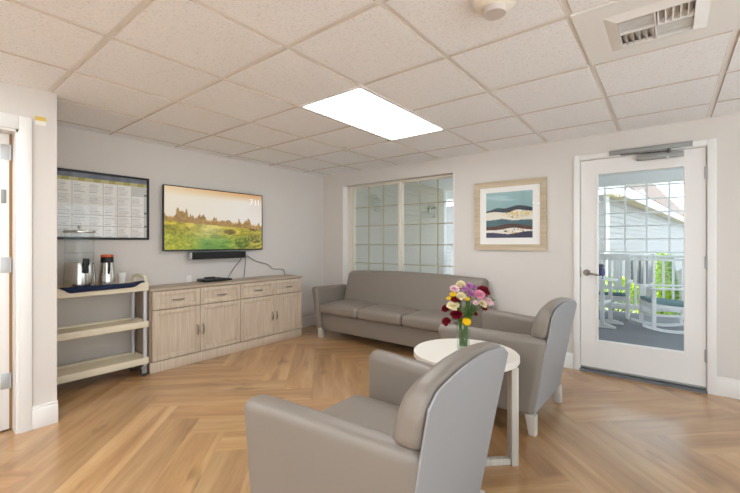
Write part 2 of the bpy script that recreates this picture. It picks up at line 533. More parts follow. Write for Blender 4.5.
wall('wall_front', [((-1.75, YF - .15, -.02), (FX0, YF, HT)), ((FX1, YF - .15, -.02), (XR + .15, YF, HT)),
                    ((FX0, YF - .15, -.02), (FX1, YF, FZ0)), ((FX0, YF - .15, FZ1), (FX1, YF, HT))])
wall('wall_side', [((-1.75, YF, -.02), (-1.6, PY - .12, HT)), ((-1.75, PY - .12, -.02), (XW - .13, PY, HT))])

# baseboards
def base(name, lo, hi, cap):
    """a tall skirting board with a stepped top; cap pushes the top edge back towards the wall"""
    g = G(); g.box(lo, (hi[0], hi[1], hi[2] - .02), .002)
    l2 = [lo[0], lo[1], hi[2] - .02]; h2 = list(hi)
    ax, side = cap
    if side > 0: h2[ax] -= .006
    else: l2[ax] += .006
    g.box(tuple(l2), tuple(h2), .002)
    o = g.make(name, M['white'], None, smooth=30); o['kind'] = 'structure'; return o
base('baseboard_left', (XW, -.75, 0), (XW + .016, -.016, .15), (0, 1))
base('baseboard_back', (XW, -.016, 0), (3.39, 0, .15), (1, -1))
base('baseboard_right', (4.428, -.016, 0), (XR, 0, .15), (1, -1))
base('baseboard_partition', (PX, -3.568, 0), (PX + .016, PY + .004, .15), (0, 1))

# --- window_1 : two sliding sashes with grilles
def build_window():
    w = setting('window_1', ((WX0 + WX1) / 2, .12, WZ0))
    ox, oz = (WX0 + WX1) / 2, WZ0
    x0, x1, z1 = WX0 - ox, WX1 - ox, WZ1 - oz
    fm = mat('window_vinyl', lin(226, 219, 206), .45)
    g = G()
    for lo, hi in (((x0 + .002, -.03, .0), (x0 + .09, .06, z1)), ((x1 - .025, -.03, 0), (x1 - .002, .06, z1)),
                   ((x0, -.03, z1 - .02), (x1, .06, z1 - .002)), ((x0, -.03, 0), (x1, .06, .04))):
        g.box(lo, hi, .003)
    g.make('frame', fm, w, 30)
    bars = mat('grille_bronze', lin(176, 166, 142), .5)
    for (a, b, y) in ((.45, 1.295, -.004), (1.29, 2.118, .022)):
        a -= ox; b -= ox
        f = .040 if a < 0 and b < .2 else .030
        s = G()
        s.box((a, y - .015, .03), (a + f, y + .015, z1 - .012), .003); s.box((b - f, y - .015, .03), (b, y + .015, z1 - .012), .003)
        s.box((a + f, y - .015, z1 - .033), (b - f, y + .015, z1 - .012), .003); s.box((a + f, y - .015, .03), (b - f, y + .015, .07), .003)
        so = s.make('sash', fm, w, 30)
        gl = G().box((a + f, y - .002, .07), (b - f, y + .002, z1 - .033)).make('glass', M['glass'], so, 0)
        gr = G()
        n = 3
        for i in range(1, n):
            x = a + f + (b - a - 2 * f) * i / n
            gr.box((x - .007, y - .006, .06), (x + .007, y + .006, z1 - .033))
        for z in (1.742, 1.474, 1.206, .94):
            gr.box((a + f, y - .005, z - oz - .007), (b - f, y + .005, z - oz + .007))
        gr.make('grille', bars, so, 0)
build_window()
sill_lit_reveal = G().box((WX0 - .002, -.002, WZ0), (WX0 + .012, .092, WZ1)).box((WX1 - .012, -.002, WZ0), (WX1 + .002, .092, WZ1)).box((WX0, -.012, WZ0 - .025), (WX1, .10, WZ0 + .002), .004).make('trim_lit_reveal', M['white'], None, 30); sill_lit_reveal['kind'] = 'structure'  # sill, plus white side liners that paint in daylight on the reveal

# window in the right wall, seen only by its daylight
w2 = setting('window_2', (XR + .07, (RY0 + RY1) / 2, RZ0))
g = G()
hy, hz = (RY1 - RY0) / 2, RZ1 - RZ0
for a, b in (((-hy, 0), (-hy + .05, hz)), ((hy - .05, 0), (hy, hz)), ((-hy, 0), (hy, .05)), ((-hy, hz - .05), (hy, hz)), ((-.03, 0), (.03, hz))):
    g.box((-.03, a[0], a[1]), (.03, b[0], b[1]))
g.make('frame', M['white'], w2, 0)
G().box((-.002, -hy + .05, .05), (.002, hy - .05, hz - .05)).make('glass', M['glass'], w2, 0)

w3 = setting('fill_window', ((FX0 + FX1) / 2, YF - .07, FZ0))  # unseen window, added to let in daylight fill from behind
g = G()
hx, hz = (FX1 - FX0) / 2, FZ1 - FZ0
for a, b in (((-hx, 0), (-hx + .05, hz)), ((hx - .05, 0), (hx, hz)), ((-hx, 0), (hx, .05)), ((-hx, hz - .05), (hx, hz)), ((-.03, 0), (.03, hz))):
    g.box((a[0], -.03, a[1]), (b[0], .03, b[1]))
g.make('frame', M['white'], w3, 0)
G().box((-hx + .05, -.002, .05), (hx - .05, .002, hz - .05)).make('glass', M['glass'], w3, 0)

# --- door_1 : glazed exit door with closer
def build_exit_door():
    # casing and jambs
    g = G()
    g.box((3.392, -.018, 0), (DX0 + .002, 0, 2.078), .004); g.box((DX1 - .002, -.018, 0), (4.428, 0, 2.078), .004)
    g.box((DX0 + .002, -.018, DZ1 - .002), (DX1 - .002, 0, 2.078), .004)
    g.box((DX0 - .003, -.004, 0), (DX0 + .006, .19, DZ1)); g.box((DX1 - .006, -.004, 0), (DX1 + .003, .19, DZ1)); g.box((DX0, -.004, DZ1 - .006), (DX1, .19, DZ1 + .003))
    g.box((DX0 + .006, .062, 0), (DX0 + .02, .08, DZ1)); g.box((DX1 - .02, .062, 0), (DX1 - .006, .08, DZ1)); g.box((DX0, .062, DZ1 - .02), (DX1, .08, DZ1 - .006))
    o = g.make('trim_1', M['white'], None, 30); o['kind'] = 'structure'
    x0, x1, z0, z1, y0, y1 = 3.452, 4.364, .03, 2.021, .006, .052
    gx0, gx1, gz0, gz1 = 3.597, 4.224, .307, 1.878
    d = setting('door_1', (x0, 0, 0))
    g = G()
    for lo, hi in (((x0, y0, z0), (gx0, y1, z1)), ((gx1, y0, z0), (x1, y1, z1)), ((gx0, y0, z0), (gx1, y1, gz0)), ((gx0, y0, gz1), (gx1, y1, z1))):
        g.box((lo[0] - x0, lo[1], lo[2]), (hi[0] - x0, hi[1], hi[2]))
    g.make('panel', M['door'], d, 0)
    g = G()   # glazing bead
    b = .018
    for lo, hi in (((gx0 - b, gz0 - b), (gx0, gz1 + b)), ((gx1, gz0 - b), (gx1 + b, gz1 + b)), ((gx0, gz0 - b), (gx1, gz0)), ((gx0, gz1), (gx1, gz1 + b))):
        g.box((lo[0] - x0, y0 - .006, lo[1]), (hi[0] - x0, y0 + .002, hi[1]), .002)
    g.make('glazing_bead', M['white'], d, 30)
    G().box((gx0 - x0, .027, gz0), (gx1 - x0, .031, gz1)).make('glass', M['glass'], d, 0)
    g = G()
    hx = 3.503 - x0
    g.cyl((hx, y0 + .002, .945), (hx, y0 - .012, .945), .032, .030, 24)
    g.cyl((hx, y0 - .012, .945), (hx, y0 - .055, .945), .011, .011, 12)
    g.tube([(hx, y0 - .052, .945), (hx + .03, y0 - .055, .942), (hx + .075, y0 - .05, .934), (hx + .11, y0 - .045, .927)], lambda t: .011 - .003 * t, 10)
    g.make('handle', M['nickel'], d, 40)
    G().box((-.012, y0 - .006, .90), (.002, y0 + .004, 1.00), .002).make('strike_plate', M['nickel'], d, 30)
    for z in (1.81, 1.07, .302):
        g = G(); g.cyl((x1 - x0 + .003, y0 - .008, z - .055), (x1 - x0 + .003, y0 - .008, z + .055), .008, .008, 10)
        g.box((x1 - x0 - .012, y0 - .003, z - .05), (x1 - x0 + .016, y0 + .001, z + .05))
        g.make('hinge', M['metal'], d, 40)
    G().box((.0, y0 - .008, z0), (x1 - x0, y0 + .002, z0 + .018), .003).make('door_sweep', M['grey_metal'], d, 30)
    # closer: rail on the head casing, arm, body on the door
    c = thing('door_closer', 'grey metal door closer across the top of the glazed door', 'door closer', (3.985, -.018, 2.0))
    G().box((-.296, -.03, .036), (.294, 0, .077), .003).make('track', M['grey_metal'], c, 30)
    G().box((-.086, -.03, -.038), (.239, .023, .004), .006).make('body', M['grey_metal'], c, 30)
    g = G(); g.bar((.14, -.024, .016), (-.21, -.02, .032), .02, .008); g.cyl((.14, -.024, .0), (.14, -.024, .036), .012)
    g.make('arm', mat('dark_arm', lin(96, 92, 88), .4, .6), c, 40)
    G().cyl((.13, -.026, -.052), (.13, -.026, -.034), .012, .014, 14).make('valve_cap', M['metal'], c, 40)
    th = G(); th.prism([(3.444, -.03, 0), (3.444, .19, 0), (3.444, .19, .012), (3.444, .07, .024), (3.444, .0, .022), (3.444, -.03, .004)], (.928, 0, 0))
    th = th.make('trim_2', mat('threshold_metal', lin(120, 122, 126), .45, .6), None, 0); th['kind'] = 'structure'
build_exit_door()

# --- door_2 : doorway in the partition with its leaf swung open
def build_side_door():
    g = G(); c = .058; p = .018
    g.box((PX, JY1 - .003, 0), (PX + p, JY1 + c + .004, JZ + c + .03), .004)
    g.box((PX, JY0 - c, 0), (PX + p, JY0 + .01, JZ + c + .03), .004)
    g.box((PX, JY0 + .01, JZ), (PX + p, JY1 - .003, JZ + c + .03), .004)
    g.box((PX - .12, JY1 - .016, 0), (PX + .004, JY1 + .002, JZ)); g.box((PX - .12, JY0 - .002, 0), (PX + .004, JY0 + .016, JZ)); g.box((PX - .12, JY0, JZ - .016), (PX + .004, JY1, JZ + .002))
    o = g.make('trim_4', M['white'], None, 30); o['kind'] = 'structure'
    d = setting('door_2', (PX - .093, JY1 - .032, 0))
    # leaf open at a right angle into the next room, its hinge edge towards us
    G().box((-.90, -.045, .012), (.0, 0, JZ - .02), .002).make('panel', M['door'], d, 30)
    G().box((-.03, .0005, .012), (-.004, .0165, JZ - .02)).make('edge_strip', M['brown'], d, 0)
    for z in (1.825, 1.088, .33):
        g = G(); g.box((-.002, -.042, z - .05), (.004, .004, z + .05), .001); g.cyl((.006, .004, z - .05), (.006, .004, z + .05), .006, .006, 10)
        for (a, b) in ((-.03, .03), (-.012, 0.0), (-.03, -.03)): g.cyl((.003, a, z + b), (.0055, a, z + b), .004, .004, 8)
        g.make('hinge', M['metal'], d, 40)
    g = G(); g.box((-.002, -.040, 1.49), (.004, -.014, 1.58), .004); g.box((.003, -.034, 1.505), (.006, -.020, 1.565), .003)
    g.make('edge_plate', M['grey_metal'], d, 30)
build_side_door()

# small wall sticker
t = thing('wall_sticker', 'small yellow and white sticker on the wall beside the open doorway', 'sticker', (PX + .0005, -3.522, 2.022))
G().box((0, -.028, .027), (.0015, .028, .056)).make('yellow_half', mat('sticker_yellow', lin(222, 190, 96), .6), t, 0)
G().box((0, -.028, -.002), (.0012, .028, .027)).make('white_half', mat('sticker_white', lin(240, 236, 226), .6), t, 0)

# --- things on the ceiling
def build_vent():
    j, i = 3, 3
    cx, cy = 1.942 + S * (j + .5), -4.088 + S * (i + .5)
    t = thing('air_vent', 'square white ceiling air vent with louvers in four directions', 'vent', (cx, cy, CEIL))
    hp, ho, hi_ = S / 2 - .004, .188, .138
    g = G()
    for lo, hi in (((-hp, -hp), (hp, -ho)), ((-hp, ho), (hp, hp)), ((-hp, -ho), (-ho, ho)), ((ho, -ho), (hp, ho))):
        g.box((lo[0], lo[1], -.002), (hi[0], hi[1], .008))
    g.make('panel', M['white'], t, 0)
    g = G()   # bevelled flange
    for k in range(4):
        a = k * math.pi / 2; c_, s_ = math.cos(a), math.sin(a)
        def rot(x, y, z): return (x * c_ - y * s_, x * s_ + y * c_, z)
        g.hexa([rot(-ho, -ho, -.002), rot(ho, -ho, -.002), rot(hi_, -hi_, -.016), rot(-hi_, -hi_, -.016),
                rot(-ho, -ho, .004), rot(ho, -ho, .004), rot(hi_, -hi_, .004), rot(-hi_, -hi_, .004)])
    g.make('flange', M['white'], t, 0)
    G().box((-hi_, -hi_, .07), (hi_, hi_, .075)).make('duct', M['dark'], t, 0)
    # four quadrants of curved vanes, alternating direction
    for (qx, qy) in ((-1, -1), (1, 1), (-1, 1), (1, -1)):
        g = G(); along_x = qx * qy > 0
        cx0, cy0 = qx * hi_ / 2, qy * hi_ / 2
        n = 5; h = hi_ / 2 - .003
        for k in range(n):
            o = -h + (k + .5) * 2 * h / n
            prof = [(-.008, -.014), (-.004, -.002), (.004, .010), (.012, .022)]
            sg = qx if not along_x else 1
            for (p0, p1) in zip(prof, prof[1:]):
                if along_x:
                    g.hexa([(cx0 - h, cy0 + o + sg * p0[0], p0[1]), (cx0 + h, cy0 + o + sg * p0[0], p0[1]), (cx0 + h, cy0 + o + sg * p0[0] + .002, p0[1]), (cx0 - h, cy0 + o + sg * p0[0] + .002, p0[1]),
                            (cx0 - h, cy0 + o + sg * p1[0], p1[1]), (cx0 + h, cy0 + o + sg * p1[0], p1[1]), (cx0 + h, cy0 + o + sg * p1[0] + .002, p1[1]), (cx0 - h, cy0 + o + sg * p1[0] + .002, p1[1])])
                else:
                    g.hexa([(cx0 + o + sg * p0[0], cy0 - h, p0[1]), (cx0 + o + sg * p0[0], cy0 + h, p0[1]), (cx0 + o + sg * p0[0] + .002, cy0 + h, p0[1]), (cx0 + o + sg * p0[0] + .002, cy0 - h, p0[1]),
                            (cx0 + o + sg * p1[0], cy0 - h, p1[1]), (cx0 + o + sg * p1[0], cy0 + h, p1[1]), (cx0 + o + sg * p1[0] + .002, cy0 + h, p1[1]), (cx0 + o + sg * p1[0] + .002, cy0 - h, p1[1])])
        g.make('louver_bank', M['tee'], t, 0)
    g = G(); g.box((-.003, -hi_, -.014), (.003, hi_, .02)); g.box((-hi_, -.003, -.014), (hi_, .003, .02))
    g.make('divider', M['white'], t, 0)
build_vent()

t = thing('smoke_detector', 'round white smoke detector on the ceiling', 'detector', (3.553, -2.591, CEIL))
G().lathe([(.088, .002), (.088, -.014), (.080, -.028), (.060, -.040), (.048, -.043)], n=40).make('base', mat('detector_ivory', lin(236, 228, 214), .45), t, 30)
G().lathe([(.047, -.042), (.047, -.062), (.043, -.068), (.004, -.069)], n=32).make('sensor', mat('detector_grey', lin(206, 196, 188), .5), t, 30)

t = thing('fire_sprinkler', 'tiny metal fire sprinkler head hanging from the ceiling near the window', 'sprinkler', (1.44, -1.16, CEIL + .001))
G().lathe([(.028, 0), (.026, -.005), (.010, -.008)], n=20).make('escutcheon', M['white'], t, 30)
g = G(); g.cyl((0, 0, -.006), (0, 0, -.03), .008, .006, 10); g.tube([(-.012, 0, -.028), (-.014, 0, -.042), (0, 0, -.056)], .002, 6); g.tube([(.012, 0, -.028), (.014, 0, -.042), (0, 0, -.056)], .002, 6)
g.lathe([(.015, -.058), (.015, -.060), (.002, -.061)], n=16); g.make('head', M['metal'], t, 40)

# ------------------------------------------------------------------ the TV wall
def build_sideboard():
    x0, x1, y0, y1, H = XW + .002, .305, -2.635, -.755, .795
    t = thing('sideboard', 'long pale washed oak sideboard cabinet standing under the television', 'cabinet', (0, y0, 0))
    L = y1 - y0
    f = x1 - .02           # carcass face
    g = G()
    g.box((x0, 0, .0), (f, .02, H - .022)); g.box((x0, L - .02, 0), (f, L, H - .022)); g.box((x0, .02, .08), (f, L - .02, H - .022))
    g.make('body', M['cab_line'], t, 0)
    G().box((x0, -.004, H - .024), (x1 + .004, L + .004, H), .003).make('top', M['cab_top'], t, 30)
    G().box((f - .04, .004, 0), (x1 - .006, L - .004, .098), .002).make('plinth', M['cab'], t, 30)
    bays = [.020, .486, .956, 1.426, L - .008]
    def front(lo, hi, name, flute):
        """framed front: stiles and rails around a sunk panel"""
        (ya, za), (yb, zb) = lo, hi
        g = G(); w = .042
        g.box((f, ya, za), (x1, ya + w, zb), .0015); g.box((f, yb - w, za), (x1, yb, zb), .0015)
        g.box((f, ya + w, za), (x1, yb - w, za + w), .0015); g.box((f, ya + w, zb - w), (x1, yb - w, zb), .0015)
        o = g.make(name, M['cab'], t, 30)
        p = G(); p.box((f, ya + w, za + w), (x1 - .010, yb - w, zb - w))
        # bead round the panel
        for a, b in (((ya + w, za + w), (ya + w + .008, zb - w)), ((yb - w - .008, za + w), (yb - w, zb - w)), ((ya + w, za + w), (yb - w, za + w + .008)), ((ya + w, zb - w - .008), (yb - w, zb - w))):
            p.box((x1 - .012, a[0], a[1]), (x1 - .005, b[0], b[1]), .001)
        p.make('inset_panel', M['cab'], o, 30)
        return o
    def pull(o, a, b):
        d = Vector(b) - Vector(a); n = 9; pts = []
        for i in range(n):
            s = i / (n - 1); p = Vector(a) + d * s; p.x += .022 * math.sin(math.pi * s) ** .6; pts.append(p)
        G().tube(pts, lambda s: .0045 + .003 * math.sin(math.pi * s), 8).make('handle', M['nickel'], o, 50)
    for k in range(4):
        a, b = bays[k] + .003, bays[k + 1] - .003
        o = front((a, .594), (b, .764), 'drawer', False)
        m_ = (a + b) / 2 + .012
        pull(o, (x1 - .009, m_ - .058, .672), (x1 - .009, m_ + .058, .672))
        o = front((a, .108), (b, .584), 'door', True)
        y = (b - .028) if k % 2 == 0 else (a + .028)
        pull(o, (x1 + .001, y, .285), (x1 + .001, y, .39))
build_sideboard()

# television
def tv_picture(u, v):
    hor = .50 - .10 * u
    sky = mixcol((246, 240, 232), (250, 226, 176), (1 - u) * .35 + .6 * max(0, v - .8) * 3)
    sky = mixcol(sky, (226, 150, 70), max(0, (v - .86) * 6) * (.3 + .7 * u))
    sky = mixcol(sky, (222, 180, 160), max(0, u - .8) * 3 * max(0, v - .35))
    if v > hor + .06: base_ = sky
    else: base_ = mixcol((232, 206, 150), sky, (v - hor) / .06)
    ridge = hor + .02 + .02 * fbm(u * 5, 1, 3, 5)
    if v < ridge: base_ = (216, 176, 110)
    tree = hor + .005 + .22 * max(0, fbm(u * 26, 3.3, 3, 9) - .36) * (1.0 if .08 < u < .5 or u > .66 else .35) * 2
    if v < tree: base_ = mixcol(mixcol((112, 82, 46), (196, 140, 66), vnoise(u * 60, v * 60, 2)), (232, 206, 150), .3)
    f1 = hor - .05 + .02 * fbm(u * 6, 7, 3, 4)
    if v < f1:
        n = fbm(u * 13, v * 24, 4, 11); n2 = vnoise(u * 62, v * 46, 12); d = (f1 - v) / f1
        base_ = mixcol((242, 214, 84), (146, 142, 44), (n - .3) * 2.2)
        base_ = mixcol(base_, (84, 86, 34), max(0, (n2 - .52) * 1.7) * (.4 + .6 * min(1, d * 2)))
        gr = max(0, min(1, (d - .3) * 3)) * max(0, min(1, 1.5 - abs(u - .46) * 4.2))
        base_ = mixcol(base_, mixcol((140, 190, 92), (66, 128, 50), n * 1.2), gr * .8)
        lt = max(0, min(1, (.34 - u) * 6)) * max(0, min(1, (d - .25) * 4))
        base_ = mixcol(base_, mixcol((206, 210, 74), (128, 140, 40), n2), lt * .75)
        for (cx, cy, rx, ry, ca, cb) in ((.77, .13, .085, .12, (58, 84, 30), (176, 180, 62)), (.91, .20, .10, .10, (84, 88, 30), (206, 190, 74)), (.63, .30, .07, .05, (84, 70, 30), (150, 130, 50)), (.90, .38, .06, .05, (70, 52, 28), (150, 110, 50))):
            e = ((u - cx) / rx) ** 2 + ((v - cy) / ry) ** 2
            if e < .55 + .8 * fbm(u * 16, v * 16, 2, 33): base_ = mixcol(ca, cb, n2 * .8 + .25 * (v - cy) / ry + .1)
        glow = math.exp(-((u - .42) / .16) ** 2 - ((v - .34) / .16) ** 2)
        base_ = mixcol(base_, (236, 232, 190), .45 * glow)
    return base_
def build_tv():
    y0, y1, z0, z1, xf = -2.392, -1.174, 1.143, 1.838, .022
    cy, cz = (y0 + y1) / 2, (z0 + z1) / 2
    t = thing('television', 'wide flat television showing a sunlit meadow, hung on the wall', 'television', (xf, cy, z0))
    w, h = y1 - y0, z1 - z0; b = .009
    g = G()
    for lo, hi in (((-w / 2, 0), (w / 2, b + .006)), ((-w / 2, h - b), (w / 2, h)), ((-w / 2, b), (-w / 2 + b, h - b)), ((w / 2 - b, b), (w / 2, h - b))):
        g.box((-.035, lo[0], lo[1]), (0, hi[0], hi[1]), .002)
    g.make('bezel', M['black'], t, 30)
    G().box((-.045, -w / 2 + .01, .01), (-.008, w / 2 - .01, h - .01), .004).make('back_shell', M['black'], t, 30)
    G().box((XW - xf, -.22, .18), (-.044, .22, .5)).make('wall_mount', M['black'], t, 0)
    sc = print_sheet('screen', (-.006, -w / 2 + b, b + .006), (0, w - 2 * b, 0), (0, 0, h - 2 * b - .006), 190, 110, tv_picture, attr_mat('screen_picture', .25, .60), t)
    # pale clock figures at the screen's top right
    glow = mat('clock_glow', (0, 0, 0, 1), .5, emit=lin(252, 246, 240), est=.8)
    for ch, dy in (('7', -.052), ('1', .012), ('1', .052)):
        cu = bpy.data.curves.new('clock', 'FONT'); cu.body = ch; cu.size = .105; cu.align_x = 'CENTER'
        tmp = bpy.data.objects.new('clock_tmp', cu); COL.objects.link(tmp)
        dg = bpy.context.evaluated_depsgraph_get(); me = bpy.data.meshes.new_from_object(tmp.evaluated_get(dg))
        bpy.data.objects.remove(tmp); me.materials.append(glow)
        o = bpy.data.objects.new('clock_digit', me); put(o, t)
        o.rotation_euler = (R(90), 0, R(90)); o.location = (-.004, w / 2 - .115 + dy, h - .135)
    for dz in (.012, .042):
        G().box((-.0045, w / 2 - .139, h - .135 + dz), (-.0035, w / 2 - .131, h - .127 + dz)).make('clock_dot', glow, t, 0)
build_tv()
t = thing('soundbar', 'slim black soundbar with silver ends mounted under the television', 'speaker', (.0, -1.775, 1.05))
G().box((-.02, -.332, 0), (.06, .332, .078), .012).make('grille', mat('black_grille', lin(24, 24, 26), .7, bump=.3, bscale=500), t, 30)
for s in (-1, 1): G().box((-.02, s * .345 - .013, 0), (.061, s * .345 + .013, .078), .008).make('end_cap', M['metal'], t, 30)
G().box((XW, -.2, .02), (-.02, .2, .06)).make('wall_bracket', M['black'], t, 0)

# set-top box and small things on the sideboard
t = thing('cable_box', 'low black cable box lying on top of the sideboard', 'electronics', (.06, -1.885, .795))
G().box((-.085, -.13, .006), (.085, .13, .036), .004).make('case', M['black'], t, 30)
G().box((-.02, -.1, 0), (.02, .1, .007)).make('foot', M['black'], t, 0)
t = thing('remote_control', 'small dark remote lying on top of the cable box', 'remote', (.06, -1.91, .831))
G().rb((-.02, -.06, 0), (.02, .06, .016), .006, (1, 3, 1)).make('case', M['black'], t, 60)
g = G()
for i in range(4):
    for k in range(2): g.cyl((-.008 + k * .016, -.04 + i * .02, .0155), (-.008 + k * .016, -.04 + i * .02, .018), .004, .004, 8)
g.make('buttons', M['grey_metal'], t, 40)
t = thing('adapter', 'small black adapter beside the cable box on the sideboard', 'electronics', (.05, -1.69, .795))
G().box((-.035, -.045, 0), (.035, .045, .022), .005).make('case', M['black'], t, 30)
t = thing('wall_outlet', 'white socket plate low on the wall behind the cable box', 'outlet', (XW, -2.095, .84))
G().box((0, -.03, -.05), (.006, .03, .03), .002).make('plate', M['white'], t, 30)
g = G()
for z in (-.03, .012): g.box((.005, -.014, z - .014), (.008, .014, z + .014), .002)
g.make('socket', M['ceramic'], t, 30)

def cable(name, label, pts, r=.0042):
    # smooth through the points
    P = [Vector(p) for p in pts]; out = []
    for i in range(len(P) - 1):
        p0, p1, p2, p3 = P[max(i - 1, 0)], P[i], P[i + 1], P[min(i + 2, len(P) - 1)]
        for k in range(7):
            s = k / 7
            out.append(.5 * ((2 * p1) + (-p0 + p2) * s + (2 * p0 - 5 * p1 + 4 * p2 - p3) * s * s + (-p0 + 3 * p1 - 3 * p2 + p3) * s ** 3))
    out.append(P[-1])
    o = G().tube(out, r, 6).make(name, M['cable'], None, 60)
    return tag(o, label, 'cable')
cable('cable', 'grey cable slanting from the soundbar left to the black adapter', [(-.02, -1.44, 1.06), (-.03, -1.48, 1.0), (-.02, -1.56, .92), (.0, -1.63, .84), (.03, -1.665, .812)])
cable('cable', 'grey cable hanging straight down from the soundbar to the sideboard', [(-.02, -1.405, 1.10), (-.03, -1.39, 1.0), (-.03, -1.40, .9), (-.02, -1.42, .80)])
cable('cable', 'grey cable trailing right from the soundbar along the wall', [(-.025, -1.38, 1.08), (-.036, -1.30, 1.03), (-.036, -1.20, .985), (-.036, -1.06, .95), (-.036, -.97, .885), (-.036, -.87, .875), (-.036, -.79, .86), (-.03, -.775, .80)])

# framed activity calendar
def calendar_print(u, v):
    c = (240, 239, 235)
    if v > .93: return mixcol((96, 104, 122), (132, 138, 150), vnoise(u * 20, v * 9, 3))
    if v > .875: 
        k = (u * 7) % 1
        return (172, 164, 84) if .3 < k < .75 else (196, 190, 132)
    k = (u * 7.2) % 1; r_ = (v / .875 * 5) % 1
    if k < .03 or r_ < .03: return (176, 170, 160)
    col = int(u * 7.2); row = int(v / .875 * 5)
    line = (r_ * 7) % 1
    end = .45 + .5 * vnoise(col * 7.7 + int(r_ * 7) * 3.1, row * 5.3, 6)
    if .3 < line < .62 and .1 < k < end and r_ < .9: return mixcol((176, 176, 176), (214, 214, 212), vnoise(u * 160, v * 120, 4))
    if col >= 7:
        if .40 < v < .44 or .72 < v < .75 or .18 < v < .215: return (70, 74, 88)
        return (218, 217, 214)
    if (row, col) in ((4, 6), (0, 0)): return (206, 210, 204)
    return c
y0, y1, z0, z1 = -3.40, -2.51, 1.262, 1.882
t = thing('calendar_frame', 'black framed printed activity calendar on the wall left of the television', 'calendar', (XW, (y0 + y1) / 2, z0))
w, h = y1 - y0, z1 - z0; b = .02
g = G()
for lo, hi in (((-w / 2, 0), (w / 2, b)), ((-w / 2, h - b), (w / 2, h)), ((-w / 2, b), (-w / 2 + b, h - b)), ((w / 2 - b, b), (w / 2, h - b))):
    g.box((.0, lo[0], lo[1]), (.028, hi[0], hi[1]), .003)
g.make('frame', M['black'], t, 30)
print_sheet('calendar_sheet', (.012, -w / 2 + b, b), (0, w - 2 * b, 0), (0, 0, h - 2 * b), 190, 130, calendar_print, attr_mat('calendar_ink', .6), t)
G().box((.018, -w / 2 + b, b), (.020, w / 2 - b, h - b)).make('glass', M['calendar_glass'], t, 0)

# ------------------------------------------------------------------ service cart
def build_cart():
    x0, x1, y0, y1 = .02, .338, -3.425, -2.658
    cx, cy = (x0 + x1) / 2, (y0 + y1) / 2
    t = thing('utility_cart', 'beige three-shelf service cart standing beside the sideboard', 'cart', (cx, cy, 0))
    hx, hy = (x1 - x0) / 2, (y1 - y0) / 2
    for zb, zt, lip in ((.116, .174, .018), (.453, .510, .018), (.79, .866, .026)):
        g = G()
        g.box((-hx + .004, -hy + .004, zb + .004), (hx - .004, hy - .004, zt - lip))
        for lo, hi in (((-hx, -hy), (hx, -hy + .018)), ((-hx, hy - .018), (hx, hy)), ((-hx, -hy + .01), (-hx + .018, hy - .01)), ((hx - .018, -hy + .01), (hx, hy - .01))):
            g.box((lo[0], lo[1], zb), (hi[0], hi[1], zt), .004)
        g.make('shelf', M['beige'], t, 40)
    for sx in (-1, 1):
        for sy in (-1, 1):
            G().cyl((sx * (hx - .024), sy * (hy - .024), .10), (sx * (hx - .024), sy * (hy - .024), .80), .017, .017, 14).make('post', M['post'], t, 40)
            x, y = sx * (hx - .03), sy * (hy - .03)
            g = G(); g.cyl((x, y, .085), (x, y, .115), .016, .016, 12); g.box((x - .014, y - .02, .03), (x - .010, y + .02, .09)); g.box((x + .010, y - .02, .03), (x + .014, y + .02, .09))
            c = g.make('caster', M['grey_metal'], t, 40)
            G().cyl((x - .009, y, .032), (x + .009, y, .032), .032, .032, 20).make('wheel', mat('caster_rubber', lin(58, 54, 52), .6), c, 40)
    for sy in (-1, 1):
        y = sy * (hy - .02)
        pts = [(hx - .03, y, .85), (hx - .03, y + sy * .0, .895), (hx - .05, y, .915), (0, y, .92), (-hx + .05, y, .915), (-hx + .03, y, .895), (-hx + .03, y, .85)]
        G().tube(pts, .017, 10).make('handle', M['beige'], t, 50)
build_cart()
ZS = .862 - .022       # top shelf surface of the cart
def build_dispenser():
    t = thing('beverage_dispenser', 'clear tank drink dispenser on a steel base, on the cart', 'dispenser', (.175, -3.143, ZS))
    G().lathe([(.118, 0), (.118, .012), (.108, .02), (.112, .07), (.104, .21), (.102, .222)], n=40).make('base', M['steel'], t, 40)
    g = G().lathe([(.100, .222), (.104, .30), (.104, .48)], n=40, caps=False); g.make('tank', M['acrylic'], t, 40)
    G().lathe([(.104, .30), (.107, .302), (.107, .308), (.104, .31)], n=40).make('tank_ring', M['acrylic'], t, 40)
    G().lathe([(.112, .478), (.114, .484), (.112, .494), (.03, .503), (.008, .505)], n=40).make('lid', M['steel'], t, 40)
    G().lathe([(.006, .504), (.006, .516), (.013, .52), (.015, .53), (.008, .54), (.002, .541)], n=16).make('lid_knob', M['metal'], t, 50)
    # tap, towards the room
    d = Vector((.97, .02, 0)).normalized() * .106
    g = G(); a = d; e = d * 1.5
    g.cyl((a.x, a.y, .19), (e.x, e.y, .19), .014, .012, 12); g.box((e.x - .016, e.y - .016, .14), (e.x + .016, e.y + .016, .215), .006); g.box((e.x - .02, e.y - .02, .205), (e.x + .024, e.y + .02, .262), .007)
    g.make('tap', M['black'], t, 40)
build_dispenser()
def build_carafe():
    t = thing('thermal_carafe', 'steel thermal carafe with an orange topped black lid on the cart', 'carafe', (.135, -2.928, ZS))
    G().lathe([(.066, 0), (.068, .01), (.066, .06), (.054, .17), (.048, .215)], n=36).make('body', M['steel'], t, 40)
    G().lathe([(.049, .215), (.050, .225), (.049, .262), (.046, .266)], n=32).make('collar', M['black'], t, 40)
    G().lathe([(.050, .266), (.051, .272), (.048, .284), (.01, .286)], n=32).make('lid', M['orange'], t, 40)
    d = Vector((.99, -.12, 0)).normalized()
    G().tube([d * .048 + Vector((0, 0, .245)), d * .085 + Vector((0, 0, .245)), d * .093 + Vector((0, 0, .20)), d * .085 + Vector((0, 0, .14)), d * .06 + Vector((0, 0, .12))], .008, 8).make('handle', M['black'], t, 50)
build_carafe()
